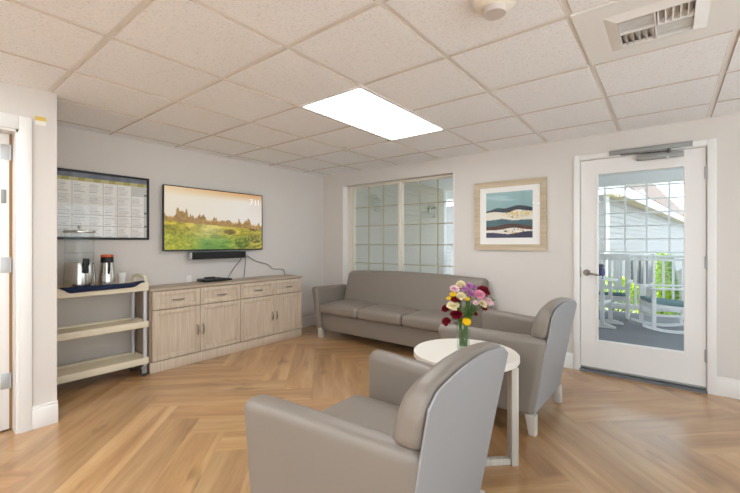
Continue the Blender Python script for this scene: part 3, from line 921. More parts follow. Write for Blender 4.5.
t = thing('paper_cup_stack', 'short stack of white cups at the right end of the cart', 'cup', (.10, -2.80, ZS))
g = G()
for k in range(3): g.lathe([(.026, .0 + k * .012), (.034, .085 + k * .012), (.036, .087 + k * .012), (.034, .091 + k * .012)], n=24)
g.make('cup', M['ceramic'], t, 40)
def saucer(loc, label):
    o = G().lathe([(.04, 0), (.045, .004), (.078, .016), (.082, .020), (.076, .019), (.04, .008), (.004, .007)], n=32).make('saucer', M['ceramic'], None, 40, loc)
    return tag(o, label, 'plate')
saucer((.235, -2.90, ZS), 'white saucer on the cart in front of the steel carafe')
saucer((.20, -2.755, ZS), 'white saucer on the cart in front of the white cups')
def build_towel():
    # navy cloth lying over the front lip, its lower edge a shallow bow
    g = G(); n = 30; y0, y1 = -3.31, -2.70
    rows = []
    for i in range(n + 1):
        s = i / n; y = y0 + (y1 - y0) * s
        drop = .040 * sm(0, .10, s) * (1 - .25 * s) * (1 - sm(.86, 1, s)) + .004
        rim = ZS + .029 + .012 * sm(.8, 1, s)
        wv = .0025 * math.sin(s * 40)
        rows.append([(.296, y, ZS + .012), (.318, y, rim), (.341, y, rim + .001), (.346 + wv, y, rim - .25 * drop), (.346 - wv, y, rim - drop)])
    for a, b in zip(rows, rows[1:]):
        for k in range(4): g.face([a[k], b[k], b[k + 1], a[k + 1]])
    bmesh.ops.remove_doubles(g.bm, verts=g.bm.verts[:], dist=1e-5)
    o = g.make('cloth', M['navy'], None, 60)
    md = o.modifiers.new('thick', 'SOLIDIFY'); md.thickness = .004; md.offset = 1
    tag(o, 'navy blue cloth draped over the front edge of the cart top', 'cloth')
build_towel()

# ------------------------------------------------------------------ sofa
def build_sofa():
    # local: centre x, front at -y
    t = thing('sofa', 'taupe vinyl three-seat sofa under the window', 'sofa', (1.53, 0, 0))
    hw = .94           # half width between the arms
    def arm(s):
        def warp(x, y, z, u, v, w):
            k = (z - .12) / .53
            return (x + s * .055 * k ** 1.3, y - .02 * k * (v < 0), z - .012 * sm(-.7, -.1, y))
        g = G(); g.rb((s * hw if s > 0 else -hw - .105, -.70, .12), (hw + .125 if s > 0 else -hw, -.10, .655), .035, (2, 8, 6), warp)
        return g.make('arm', M['vinyl'], t, 60)
    arm(-1); arm(1)
    def bw(x, y, z, u, v, w):
        k = (z - .30) / .55
        lean = .15 * (1 - k)
        yy = y - lean * (1 if v < 0 else .45)
        zz = z - .03 * u * u * sm(.6, .85, z) + .0
        yy -= .012 * math.cos(u * math.pi / 2) * math.sin(max(0, min(1, k)) * math.pi) * (v < 0)
        return (x, yy, zz)
    G().rb((-.925, -.19, .30), (1.05, -.05, .868), .055, (16, 2, 8), bw).make('backrest', M['vinyl'], t, 60)
    G().box((-hw - .0, -.675, .115), (hw, -.10, .315), .006).make('base', M['vinyl'], t, 40)
    w = 2 * hw / 3
    for k in range(3):
        a = -hw + k * w + .003; b = a + w - .006
        def cw(x, y, z, u, v, ww):
            return (x, y, z + .02 * (1 - u ** 4) * (1 - v ** 4) * (ww > 0) + .012 * sm(.0, -1.0, v) * (ww < 0) * 0)
        G().rb((a, -.735, .322), (b, -.20, .448), .042, (6, 6, 2), cw).make('seat_cushion', M['vinyl'], t, 60)
    for sx in (-1, 1):
        for y in (-.655, -.10):
            x = sx * (hw + .03)
            G().hexa([(x - .03, y - .03, 0), (x + .03, y - .03, 0), (x + .03, y + .03, 0), (x - .03, y + .03, 0),
                      (x - .034, y - .034, .13), (x + .034, y - .034, .13), (x + .034, y + .034, .13), (x - .034, y + .034, .13)], .003).make('foot', M['foot'], t, 30)
build_sofa()

# ------------------------------------------------------------------ armchairs (front towards -x)
def build_chair(loc, label):
    t = thing('armchair', label, 'armchair', loc, 0, 'taupe vinyl armchairs')
    rear = lambda z: .258 + .178 * z
    def arm(s):
        def warp(x, y, z, u, v, w):
            k = (z - .12) / .52; p = (x + .36) / .66
            yc = .365 - .065 * p + .030 * k * (1 - .6 * p)
            xx = x + .018 * (1 - k) * (1 - p) + (.178 * (z - .12) - .02) * max(0, p) ** 2
            return (xx, s * yc + (y - 0), z - .012 * sm(.1, .9, p) * k)
        return G().rb((-.36, -.055, .12), (.30, .055, .643), .042, (9, 2, 7), warp).make('arm', M['vinyl'], t, 60)
    arm(-1); arm(1)
    def sw(x, y, z, u, v, w): return (x, y, z + .022 * (1 - u ** 4) * (1 - v ** 4) * (w > 0))
    G().rb((-.385, -.285, .315), (.26, .285, .435), .042, (7, 7, 2), sw).make('seat_cushion', M['vinyl'], t, 60)
    G().box((-.345, -.30, .12), (.25, .30, .318), .005).make('base', M['vinyl'], t, 40)
    def crown(y): return .042 * (1 - (y / .365) ** 2) - .035 * max(0, (abs(y) / .36 - .80) / .20) ** 2
    # upholstered back: wide shoulders above the arms, narrower between them
    def bw(x, y, z, u, v, w):
        k = (z - .40) / .40
        xr = rear(z) - .004
        th = .088 + .030 * math.sin(min(1, max(0, k)) * math.pi * .8) * (1 - .45 * v * v)
        th *= 1 - .12 * sm(.7, .82, z)
        x2 = xr - th * (1 - (u + 1) / 2)
        wd = 1 - .235 * (1 - sm(.57, .66, z))
        return (x2, y * wd, z + crown(y * wd) * sm(.6, .8, z))
    G().rb((-.06, -.362, .40), (.06, .362, .800), .045, (3, 14, 12), bw).make('backrest', M['vinyl'], t, 60)
    def pw(x, y, z, u, v, w):
        wd = 1 - .07 * (1 - sm(.12, .8, z))
        return (rear(z) + x, y * wd, z + crown(y * wd) * sm(.5, .8, z))
    G().rb((-.006, -.350, .125), (.004, .350, .786), .005, (1, 14, 12), pw).make('rear_panel', M['vinyl_daylit'], t, 60)
    for sx, sy in ((-1, -1), (-1, 1), (1, -1), (1, 1)):
        x = -.30 if sx < 0 else .265; y = sy * (.345 if sx < 0 else .325); k = .012 * sx
        G().hexa([(x - .022 + k, y - .022, 0), (x + .022 + k, y - .022, 0), (x + .022 + k, y + .022, 0), (x - .022 + k, y + .022, 0),
                  (x - .032, y - .032, .13), (x + .032, y - .032, .13), (x + .032, y + .032, .13), (x - .032, y + .032, .13)], .003).make('foot', M['foot'], t, 30)
    return t
A = build_chair((3.192, -2.878, 0), 'nearest taupe vinyl armchair, seen from behind in front of the round table')
A.rotation_euler.z = R(1.0)
B = copy_tree(A); B.location = (3.168, -1.262, 0); B.rotation_euler.z = R(-1.2)
B['label'] = 'taupe vinyl armchair beyond the round table, between it and the glazed door'

# ------------------------------------------------------------------ round table with flowers
TX, TY, TZ = 3.152, -1.99, .575
def build_table():
    t = thing('side_table', 'round white-topped side table with grey wood legs between the armchairs', 'table', (TX, TY, 0))
    G().lathe([(.295, TZ - .034), (.307, TZ - .034), (.310, TZ - .030), (.310, TZ - .004), (.306, TZ), (.02, TZ)], n=72).make('tabletop', M['tabletop'], t, 30)
    ang = [R(-1 + 90 * k) for k in range(4)]
    P = [Vector((.286 * math.cos(a), .286 * math.sin(a), 0)) for a in ang]
    for k, p in enumerate(P):
        d = (P[(k + 1) % 4] - P[k]).normalized()
        G().bar((p.x, p.y, .0), (p.x, p.y, TZ - .034), .058, .04, up=(d.y, -d.x, 0), bev=.002).make('leg', M['table_wood'], t, 30)
    for k in (3, 1):
        a, b = P[k], P[(k + 1) % 4]
        z = .018
        G().bar((a.x, a.y, z), (b.x, b.y, z), .035, .034, bev=.002).make('stretcher', M['table_wood'], t, 30)
    for k in (0, 2):
        a, b = P[k], P[(k + 1) % 4]
        G().bar((a.x, a.y, TZ - .055), (b.x, b.y, TZ - .055), .03, .04, bev=.002).make('apron', M['table_wood'], t, 30)
build_table()
VX, VY = 3.128, -1.962
t = thing('vase', 'tall straight clear glass vase standing on the round white table', 'vase', (VX, VY, TZ))
g = G().lathe([(.036, .001), (.039, .006), (.0415, .176), (.043, .182), (.040, .182), (.037, .012), (.032, .010)], n=36, caps=True); g.make('glass_body', M['vase'], t, 40)
G().lathe([(.0365, .013), (.0385, .128), (.002, .128)], n=32).make('water', M['water'], t, 40)

RT = Vector((.786, .618, 0)); FW = Vector((-.618, .786, 0))
def carnation(r, seed, flat=1.0):
    """ruffled head of many notched petals"""
    rnd = random.Random(seed); g = G()
    for ring, (n, tilt, ln) in enumerate(((10, 12, 1.0), (10, 34, .96), (9, 55, .9), (7, 72, .82), (4, 86, .75))):
        for k in range(n):
            a = 2 * math.pi * (k + .5 * (ring % 2)) / n + rnd.uniform(-.15, .15); tl = R(tilt + rnd.uniform(-9, 9)); l = r * ln * rnd.uniform(.9, 1.08)
            d = Vector((math.cos(a) * math.cos(tl), math.sin(a) * math.cos(tl), math.sin(tl) * flat)); s = Vector((-math.sin(a), math.cos(a), 0)); up = d.cross(s)
            wd = r * .42
            b0 = Vector((0, 0, 0)); m0 = d * l * .55
            pts = [b0, m0 - s * wd * .7 + up * -r * .05, d * l * .93 - s * wd + up * rnd.uniform(-.12, .12) * r, d * l * 1.0 - s * wd * .5 + up * rnd.uniform(-.2, .2) * r,
                   d * l * .92 + up * rnd.uniform(-.2, .2) * r, d * l * 1.02 + s * wd * .5 + up * rnd.uniform(-.2, .2) * r, d * l * .93 + s * wd + up * rnd.uniform(-.12, .12) * r, m0 + s * wd * .7 + up * -r * .05]
            c = g.bm.verts.new(d * l * .6)
            vs = [g.bm.verts.new(p) for p in pts]
            for i in range(len(vs)): g.bm.faces.new([c, vs[i], vs[(i + 1) % len(vs)]])
    return g
def daisy(r, seed):
    rnd = random.Random(seed); g = G()
    for ring, (n, z, l) in enumerate(((18, .0, 1.0), (16, .12, .82), (12, .22, .6), (8, .3, .36))):
        for k in range(n):
            a = 2 * math.pi * (k + .5 * (ring % 2)) / n; d = Vector((math.cos(a), math.sin(a), 0)); s = Vector((-math.sin(a), math.cos(a), 0)); w = r * .17 * l
            q = Vector((0, 0, z * r))
            g.face([q, q + d * l * r * .6 - s * w + Vector((0, 0, .06 * r)), q + d * l * r + Vector((0, 0, -.03 * r)), q + d * l * r * .6 + s * w + Vector((0, 0, .06 * r))])
    return g
FLOWERS = [
    # right (m), height, depth offset, radius, colour, kind, label
    (-.069, .848, -.03, .034, 'cream', 'carnation', 'large cream carnation on the left of the bouquet, lowest of the pale ones'),
    (-.015, .971, .01, .022, 'cream', 'carnation', 'cream carnation at the very top of the bouquet'),
    (-.054, .946, .0, .022, 'palepink', 'carnation', 'pale pink carnation at the upper left of the bouquet'),
    (.036, .963, .02, .020, 'lilac', 'carnation', 'lilac pink carnation at the top centre of the bouquet, right of the top cream one'),
    (.039, .921, -.02, .020, 'lilac', 'carnation', 'lilac pink carnation in the upper middle of the bouquet beside the big pink one'),
    (.089, .913, -.02, .034, 'pink', 'carnation', 'large pink carnation on the upper right of the bouquet'),
    (.127, .927, .03, .038, 'red', 'carnation', 'largest dark red carnation, at the upper right of the bouquet'),
    (.153, .867, .0, .022, 'palepink', 'carnation', 'pale pink carnation at the far right of the bouquet'),
    (-.067, .921, -.02, .018, 'yellow', 'daisy', 'small yellow flower at the upper left of the bouquet above the large cream one'),
    (-.092, .895, -.01, .013, 'yellow', 'daisy', 'smallest yellow flower at the left edge of the bouquet'),
    (-.048, .889, -.02, .024, 'red', 'carnation', 'dark red carnation just above the large cream one in the bouquet'),
    (-.107, .826, .0, .020, 'red', 'carnation', 'dark red carnation at the left edge of the bouquet beside the large cream one'),
    (-.050, .797, -.03, .026, 'red', 'carnation', 'dark red carnation directly below the large cream one in the bouquet'),
    (-.107, .753, -.02, .020, 'red', 'carnation', 'drooping dark red carnation lowest at the left of the bouquet'),
    (.007, .762, -.055, .021, 'yellow', 'daisy', 'yellow flower resting at the rim of the glass vase'),
    (-.022, .906, -.03, .023, 'cream', 'carnation', 'cream carnation in the middle of the bouquet'),
    (.014, .896, -.035, .015, 'yellow', 'daisy', 'small yellow flower in the middle of the bouquet'),
    (.110, .856, -.02, .021, 'cream', 'carnation', 'cream carnation at the right of the bouquet beside the far right pink one'),
    (.127, .828, .02, .018, 'red', 'carnation', 'small dark red carnation low at the right of the bouquet'),
    (.060, .870, -.05, .013, 'palepink', 'carnation', 'small pale pink bud in the right middle of the bouquet'),
    (.074, .955, .03, .014, 'lilac', 'carnation', 'small lilac flower at the top right of the bouquet'),
    (.006, .949, -.01, .017, 'lilac', 'carnation', 'lilac flower just below the top cream one in the bouquet'),
    (.075, .790, .03, .015, 'red', 'carnation', 'small dark red bud low among the stems on the right'),
]
for n_, (r_, z_, d_, rad, colr, kind, lab) in enumerate(FLOWERS):
    head = RT * r_ + FW * d_ + Vector((0, 0, z_ - TZ))
    t = thing(kind, lab, 'flower', (VX, VY, TZ), 0, 'flowers in the glass vase')
    rnd = random.Random(50 + n_)
    a = rnd.uniform(0, 6.28); foot = Vector((.022 * math.cos(a), .022 * math.sin(a), .02)); hz = min(.18, head.z - .01)
    side = Vector((head.x, head.y, 0)); side = side.normalized() if side.length > 1e-4 else Vector((1, 0, 0))
    neck = side * min(.027, side.length * .025 + .006) + Vector((0, 0, .165))
    pts = []
    P0, P1, P2 = foot, neck, head
    for k in range(13):
        s = k / 12
        if s < .5: p = P0.lerp(P1, s * 2)
        else:
            q = (s - .5) * 2; mid = P1 + Vector((side.x * .01, side.y * .01, (P2.z - P1.z) * .55 + .03))
            p = P1.lerp(mid, q).lerp(mid.lerp(P2, q), q)
        pts.append(p)
    st = G().tube(pts, .0026, 6)
    # narrow leaves along the stem
    for k in (4, 7, 9, 10):
        p = pts[k]; a = rnd.uniform(0, 6.28); dv = Vector((math.cos(a), math.sin(a), .8)).normalized(); s = Vector((-math.sin(a), math.cos(a), 0)); ll = rnd.uniform(.022, .04) * (.5 if k < 6 else 1)
        st.face([p, p + dv * ll * .5 - s * .004, p + dv * ll + Vector((0, 0, -.006)), p + dv * ll * .5 + s * .004])
    st.make('stem', M['stem'], t, 60)
    rad *= 1.45 if rad < .03 else 1.15
    hd = (carnation(rad, n_) if kind == 'carnation' else daisy(rad, n_))
    o = hd.make('flower_head', M['petal'][colr], t, 0)
    o.location = head - Vector((0, 0, rad * .1))
    tilt = (head - neck).normalized() * .6 + Vector((0, 0, .45)) - FW * .55
    o.rotation_mode = 'QUATERNION'; o.rotation_quaternion = tilt.normalized().to_track_quat('Z', 'Y')
def sprig(r_, z_, d_, seed, label, group=None):
    t = thing('leafy_sprig', label, 'foliage', (VX, VY, TZ), 0, group)
    rnd = random.Random(seed)
    hd = RT * r_ + FW * d_ + Vector((0, 0, z_ - TZ)); side = Vector((hd.x, hd.y, 0)).normalized()
    P0 = Vector((rnd.uniform(-.02, .02), rnd.uniform(-.02, .02), .02)); P1 = side * .024 + Vector((0, 0, .165))
    mid = P1 + Vector((0, 0, (hd.z - P1.z) * .5)) + side * .008
    pts = [P0.lerp(P1, k / 5) for k in range(5)] + [P1.lerp(mid, k / 8).lerp(mid.lerp(hd, k / 8), k / 8) for k in range(9)]
    G().tube(pts, .0022, 6).make('stem', M['stem'], t, 60)
    g = G()
    for k in range(1, len(pts)):
        if 1 < k < 5: continue
        for q in range(3):
            a = rnd.uniform(0, 6.28); dv = Vector((math.cos(a), math.sin(a), rnd.uniform(.2, 1.1))).normalized(); sd = Vector((-math.sin(a), math.cos(a), rnd.uniform(-.4, .4)))
            ll = rnd.uniform(.018, .034) * (.6 if k < 5 else 1); p = pts[k]
            g.face([p, p + dv * ll * .5 - sd * ll * .2, p + dv * ll, p + dv * ll * .5 + sd * ll * .2])
    g.make('leaves', M['leaf_flower'], t, 0)
sprig(.178, .868, .0, 1, 'thin green leafy sprig sticking out on the far right of the bouquet')
for k_, (a_, b_, c_) in enumerate(((-.05, .86, .02), (-.02, .87, .03), (.01, .86, -.03), (.03, .88, .02), (.055, .84, -.03), (.085, .85, .03), (.02, .83, .03), (-.035, .82, -.035), (.045, .80, -.04), (.075, .82, 0), (-.01, .81, -.045))):
    sprig(a_, b_, c_, 10 + k_, 'green leafy stem among the flowers in the glass vase', 'green stems in the vase')

# ------------------------------------------------------------------ framed art on the back wall
def art(u, v):
    def hill(y0, amp, f, s): return y0 + amp * (fbm(u * f, s, 3, s) - .5)
    sky = mixcol((124, 158, 162), (150, 182, 184), v * 1.6 - .6 + .15 * fbm(u * 5, v * 7, 3, 3))
    c = sky
    h1 = .615 + .10 * math.exp(-((u - .72) / .3) ** 2) + .055 * math.exp(-((u - .25) / .13) ** 2) - .02
    if v < h1: c = (58, 66, 78)
    if .20 < u < .31 and .62 < v < .70 and v < h1: c = (28, 104, 90)
    h2 = .555 + .055 * math.exp(-((u - .66) / .14) ** 2) + .018 * math.sin(u * 9)
    if v < h2:
        c = (228, 222, 208)
        if u > .34 and v > .47 + .05 * math.sin(u * 7):
            n = vnoise(u * 26, v * 30, 5)
            if n > .62: c = (222, 196, 120)
            elif n < .26: c = (150, 156, 146)
    h3 = .375 + .045 * math.exp(-((u - .38) / .17) ** 2) + .012 * math.sin(u * 8 + 1)
    if v < h3: c = mixcol((84, 118, 126), (62, 92, 100), fbm(u * 9, v * 14, 3, 14))
    h4 = .275 + .03 * math.sin(u * 6.5 + 4.2)
    if v < h4: c = mixcol((74, 50, 46), (104, 76, 62), fbm(u * 14, v * 14, 3, 15))
    h5 = .165 + .05 * math.exp(-((u - .6) / .25) ** 2)
    if v < h5:
        c = (232, 226, 216)
        n = vnoise(u * 24, v * 28, 8)
        if .38 < u < .82:
            if n > .68: c = (214, 190, 128)
            elif n < .24: c = (92, 92, 92)
    h6 = .125 - .05 * math.exp(-((u - .5) / .26) ** 2) + .03 * (u - .3)
    if v < h6: c = mixcol((56, 58, 84), (72, 70, 98), fbm(u * 10, v * 10, 3, 18))
    return c
ax0, ax1, az0, az1 = 2.384, 3.148, 1.153, 1.903
t = thing('framed_picture', 'square framed print of layered hills on the wall between window and door', 'picture', ((ax0 + ax1) / 2, 0, az0))
w, h = ax1 - ax0, az1 - az0; b = .062
g = G()
for k in range(4):
    a = [(-w / 2, 0), (w / 2, 0), (w / 2, h), (-w / 2, h)]; i_ = [(-w / 2 + b, b), (w / 2 - b, b), (w / 2 - b, h - b), (-w / 2 + b, h - b)]
    l = (k + 1) % 4
    g.hexa([(a[k][0], 0, a[k][1]), (a[l][0], 0, a[l][1]), (i_[l][0], 0, i_[l][1]), (i_[k][0], 0, i_[k][1]),
            (a[k][0], -.030, a[k][1]), (a[l][0], -.030, a[l][1]), (i_[l][0], -.022, i_[l][1]), (i_[k][0], -.022, i_[k][1])])
g.make('frame', M['frame_wood'], t, 0)
G().box((-w / 2 + b, -.010, b), (w / 2 - b, -.006, h - b)).make('mat_board', mat('mat_white', lin(240, 238, 234), .8), t, 0)
px0, px1, pz0, pz1 = 2.517 - (ax0 + ax1) / 2, 3.011 - (ax0 + ax1) / 2, 1.286 - az0, 1.783 - az0
print_sheet('art_print', (px0, -.0115, pz0), (px1 - px0, 0, 0), (0, 0, pz1 - pz0), 110, 110, art, attr_mat('art_ink', .6), t)
G().box((-w / 2 + b, -.018, b), (w / 2 - b, -.016, h - b)).make('glass', M['picture_glass'], t, 0)

# ------------------------------------------------------------------ outside: porch
def struct(g, name, m, smooth=0):
    o = g.make(name, m, None, smooth); o['kind'] = 'structure'; return o
DKY = 4.0           # outer edge of the porch
struct(G().box((.0, .19, -.12), (7.0, DKY + .1, -.02)), 'porch_floor', M['deck'])
struct(G().box((-.2, .19, 2.44), (7.2, DKY + .35, 2.52)), 'porch_ceiling', M['ext_white'])
struct(G().box((.0, DKY - .09, 2.262), (7.2, DKY + .09, 2.44)), 'porch_beam', M['ext_white'])
struct(G().box((-40, -45, -.55), (45, .1, -.45)), 'bounce_ground', M['bounce_pale'])  # out of view, added pale to throw daylight up into the room
struct(G().box((-40, .1, -.55), (45, 60, -.45)), 'yard', mat('yard_gravel', lin(132, 132, 124), .9, var=.1, scale=3, spec=.1))
def lap_siding(g, p0, d, n, length, z0, z1, pitch=.1):
    """horizontal clapboards along direction d from p0; n is the outward normal"""
    p0 = Vector(p0); d = Vector(d).normalized(); n = Vector(n).normalized()
    k = 0; z = z0
    while z < z1 - 1e-4:
        zt = min(z + pitch, z1); a = p0 + Vector((0, 0, z)); b = p0 + Vector((0, 0, zt))
        q = [a + n * .022, a + d * length + n * .022, b + d * length + n * .002, b + n * .002]
        g.face(q); g.face([a, a + d * length, a + d * length + n * .022, a + n * .022])
        z = zt
def build_wing():
    # the wing of this building that the window looks along
    g = G(); lap_siding(g, (.09, .19, 0), (0, 1, 0), (1, 0, 0), 3.47, -.12, 2.44)
    struct(g, 'siding_wall', M['siding'])
    g = G().box((-.05, 3.66, -.45), (.11, 3.78, 2.5)); struct(g, 'trim_5', M['ext_white'])
    g = G().box((-.3, .19, -.45), (.085, 3.70, 2.6)); struct(g, 'siding_core', M['ext_white'])
build_wing()
# wall lanterns
def lantern(y, label):
    t = thing('wall_lantern', label, 'lantern', (.105, y, 1.90), 0, 'wall lanterns on the siding')
    bm_ = mat('lantern_metal', lin(196, 194, 176), .5, .2)
    G().box((0, -.06, -.02), (.014, .06, .14), .004).make('back_plate', bm_, t, 30)
    G().tube([(.01, 0, .10), (.07, 0, .15), (.11, 0, .13), (.11, 0, .10)], .008, 8).make('bracket', bm_, t, 50)
    g = G()
    g.lathe([(.085, .06), (.02, .10), (.006, .11)], (.11, 0, 0), 6); g.lathe([(.055, -.13), (.055, -.12), (.01, -.118)], (.11, 0, 0), 6)
    for k in range(6):
        a = k * math.pi / 3; g.tube([(.11 + .052 * math.cos(a), .052 * math.sin(a), -.125), (.11 + .075 * math.cos(a), .075 * math.sin(a), .062)], .004, 5)
    g.make('cage', bm_, t, 40)
    G().lathe([(.045, -.118), (.066, .058)], (.11, 0, 0), 6, caps=False).make('shade_glass', M['acrylic'], t, 0)
lantern(1.00, 'wall lantern on the siding outside the left window sash')
lantern(3.02, 'wall lantern on the siding outside the right window sash')

# railing and lattice screen
def build_rail():
    t = thing('porch_railing', 'white porch railing with slim balusters outside the glazed door', 'railing', (3.8, DKY, -.02))
    x0, x1 = -3.6, 3.2
    G().box((x0, -.045, 1.0), (x1, .045, 1.04), .006).make('top_rail', M['ext_white'], t, 30)
    G().box((x0, -.025, .94), (x1, .025, .985)).make('sub_rail', M['ext_white'], t, 0)
    G().box((x0, -.02, .09), (x1, .02, .16), .004).make('bottom_rail', M['ext_white'], t, 30)
    n = 50
    x0 = 3.661 - 3.8 - .13 * 26
    for k in range(n):
        x = x0 + k * .13
        G().box((x - .018, -.018, .155), (x + .018, .018, .945)).make('baluster', M['ext_white'], t, 0)
    for x in (-3.62, -.82, 1.6, 3.2):
        G().box((x - .05, -.05, 0), (x + .05, .05, 1.02)).make('post', M['ext_white'], t, 0)
build_rail()
def build_lattice():
    t = thing('lattice_screen', 'white square-grid screen above the porch railing', 'screen', (3.8, DKY, 1.06))
    G_ = G()
    x0, x1, h = -1.1, 3.2, 1.21
    lm = mat('lattice_white', lin(244, 244, 244), .5)
    x = 3.2 - 3.8 - .31
    while x < x1:
        G().box((x - .016, -.012, 0), (x + .016, .012, h)).make('upright', lm, t, 0); x += .31
    for k in range(6):
        z = .008 + k * .231
        if z < h: G().box((x0, -.014, z - .013), (x1, .014, z + .013)).make('crossbar', lm, t, 0)
build_lattice()

# rocking chairs
def build_rocker(loc, rz, label, group, slats=6):
    t = thing('rocking_chair', label, 'chair', loc, rz, group)
    W = M['ext_white']; hw, hd, sh = .255, .25, .40
    g = G().prism([(-hw, -hd - .02, sh - .03), (-hw, -hd - .02, sh), (-hw, hd, sh - .05), (-hw, hd, sh - .08)], (2 * hw, 0, 0)); g.make('seat', W, t, 0)
    for sx in (-1, 1):
        x = sx * (hw - .015)
        G().box((x - .022, -hd - .01, .045), (x + .022, -hd + .035, .60)).make('front_leg', W, t, 0)
        G().bar((x, hd + .0, .05), (x, hd + .19, 1.02), .044, .035, up=(0, 1, 0)).make('back_post', W, t, 0)
        G().box((sx * (hw + .01) - .035, -hd - .05, .60), (sx * (hw + .01) + .035, hd + .12, .622), .005).make('armrest', W, t, 30)
        pts = []
        for k in range(15):
            y = -hd - .12 + k * (2 * hd + .42) / 14; pts.append((y, .02 + .12 * ((y - .02) / .5) ** 2))
        g = G()
        for (a, b) in zip(pts, pts[1:]): g.hexa([(x - .016, a[0], a[1] - .018), (x + .016, a[0], a[1] - .018), (x + .016, b[0], b[1] - .018), (x - .016, b[0], b[1] - .018),
                                                 (x - .016, a[0], a[1] + .02), (x + .016, a[0], a[1] + .02), (x + .016, b[0], b[1] + .02), (x - .016, b[0], b[1] + .02)])
        g.make('rocker', W, t, 0)
        G().bar((x, -hd, .24), (x, hd + .05, .24), .02, .03).make('side_stretcher', W, t, 0)
    G().box((-hw, -hd, .20), (hw, -hd + .02, .245)).make('front_stretcher', W, t, 0)
    G().box((-hw, -hd, sh - .085), (hw, -hd + .022, sh - .02)).make('apron', W, t, 0)
    def bk(z): return hd + .19 * (z - .05) / .97
    G().bar((-hw, bk(1.0), 1.0), (hw, bk(1.0), 1.0), .03, .11, bev=.004).make('top_rail', W, t, 30)
    G().bar((-hw, bk(.47), .47), (hw, bk(.47), .47), .026, .06).make('lower_rail', W, t, 0)
    for k in range(slats):
        x = -hw + .05 + k * (2 * hw - .10) / (slats - 1)
        G().bar((x, bk(.47), .47), (x, bk(.97), .97), .045, .014, up=(0, 1, 0)).make('slat', W, t, 0)
    def cw(x, y, z, u, v, w): return (x, y, z - .05 * (v + 1) / 2)
    G().rb((-hw + .015, -hd - .01, sh + .002), (hw - .015, hd + .0, sh + .055), .022, (4, 4, 1), cw).make('seat_cushion', M['teal'], t, 60)
    return t
ZP = -.02
build_rocker((3.36, 3.30, ZP), R(2), 'white slatted rocking chair facing the door, behind the porch table', 'rocking chairs on the porch')
build_rocker((4.10, 2.77, ZP), R(-70), 'white rocking chair turned sideways at the right behind the door glass', 'rocking chairs on the porch')
# porch table with a patterned pot
t = thing('porch_table', 'small white porch table on cross feet behind the left of the door glass', 'table', (3.30, 2.58, ZP))
G().lathe([(.21, .69), (.22, .694), (.22, .708), (.215, .712), (.01, .712)], n=40).make('tabletop', M['ext_white'], t, 30)
for (dx, dy) in ((.05, -.19), (.11, .20)):
    G().box((dx - .025, dy - .02, .05), (dx + .025, dy + .02, .69)).make('leg', M['ext_white'], t, 0)
    g = G().prism([(dx - .17, dy - .02, .0), (dx + .17, dy - .02, 0), (dx + .17, dy - .02, .025), (dx + .06, dy - .02, .06), (dx - .06, dy - .02, .06), (dx - .17, dy - .02, .025)], (0, .04, 0))
    g.make('foot', M['ext_white'], t, 0)
G().bar((.05, -.19, .36), (.11, .20, .36), .03, .04).make('stretcher', M['ext_white'], t, 0)
def pot_mat():
    m, nt, b = nodes('blue_white_glaze')
    tc = nt.nodes.new('ShaderNodeTexCoord'); v = nt.nodes.new('ShaderNodeTexVoronoi'); v.inputs['Scale'].default_value = 17
    cr = nt.nodes.new('ShaderNodeValToRGB'); cr.color_ramp.elements[0].position = .42; cr.color_ramp.elements[0].color = lin(238, 238, 242)
    cr.color_ramp.elements[1].position = .5; cr.color_ramp.elements[1].color = lin(52, 56, 112)
    nt.links.new(tc.outputs['Object'], v.inputs['Vector']); nt.links.new(v.outputs['Distance'], cr.inputs[0]); nt.links.new(cr.outputs[0], b.inputs['Base Color'])
    b.inputs['Roughness'].default_value = .25
    return m
t = thing('ceramic_pot', 'blue and white patterned ceramic pot on the porch table', 'pot', (3.305, 2.50, ZP + .712))
G().lathe([(.045, 0), (.062, .03), (.068, .09), (.060, .15), (.05, .17)], n=32).make('body', pot_mat(), t, 50)
G().lathe([(.05, .17), (.058, .175), (.058, .205), (.05, .215), (.01, .222)], n=32).make('lid', mat('blue_glaze', lin(44, 48, 96), .3), t, 40)

# shrubs beyond the railing
def shrub(loc, rx, rz, h, label, dark=False, n=1400, cone=True):
    t = thing('shrub', label, 'shrub', loc, 0, 'shrubs beyond the porch')
    rnd = random.Random(int(loc[0] * 100)); g = G()
    for k in range(n):
        s = rnd.random() ** (.8 if cone else .6); a = rnd.uniform(0, 6.283)
        prof = (1 - s) ** .8 if cone else math.sqrt(max(0, 1 - (2 * s - 1) ** 2))
        r = rx * prof * (.75 + .3 * rnd.random()) + .01
        p = Vector((r * math.cos(a), r * math.sin(a), .06 + s * (h - .06)))
        d = Vector((math.cos(a), math.sin(a), rnd.uniform(.2, 1.3))).normalized(); sd = Vector((-math.sin(a), math.cos(a), rnd.uniform(-.5, .5))).normalized(); L = rnd.uniform(.05, .10)
        g.face([p, p + d * L * .5 - sd * L * .3, p + d * L, p + d * L * .5 + sd * L * .3])
    g.make('foliage', M['leaf_dark'] if dark else M['leaf'], t, 0)
    G().cyl((0, 0, 0), (0, 0, h * .7), .03, .012, 8).make('stem', mat('bark', lin(96, 74, 52), .9), t, 40)
shrub((4.02, 5.0, -.45), .15, 0, 1.45, 'tall narrow yellow-green conical shrub beyond the porch railing')
shrub((4.13, 6.2, -.45), .17, 0, 1.38, 'darker green conical shrub behind the yellow-green one', True)
shrub((3.22, 5.0, -.45), .48, 0, .95, 'low golden shrub beyond the railing behind the slatted rocking chair', False, 1500, False)
shrub((4.95, 5.0, -.45), .20, 0, .62, 'low golden shrub at the foot of the conical shrubs', False, 900, False)

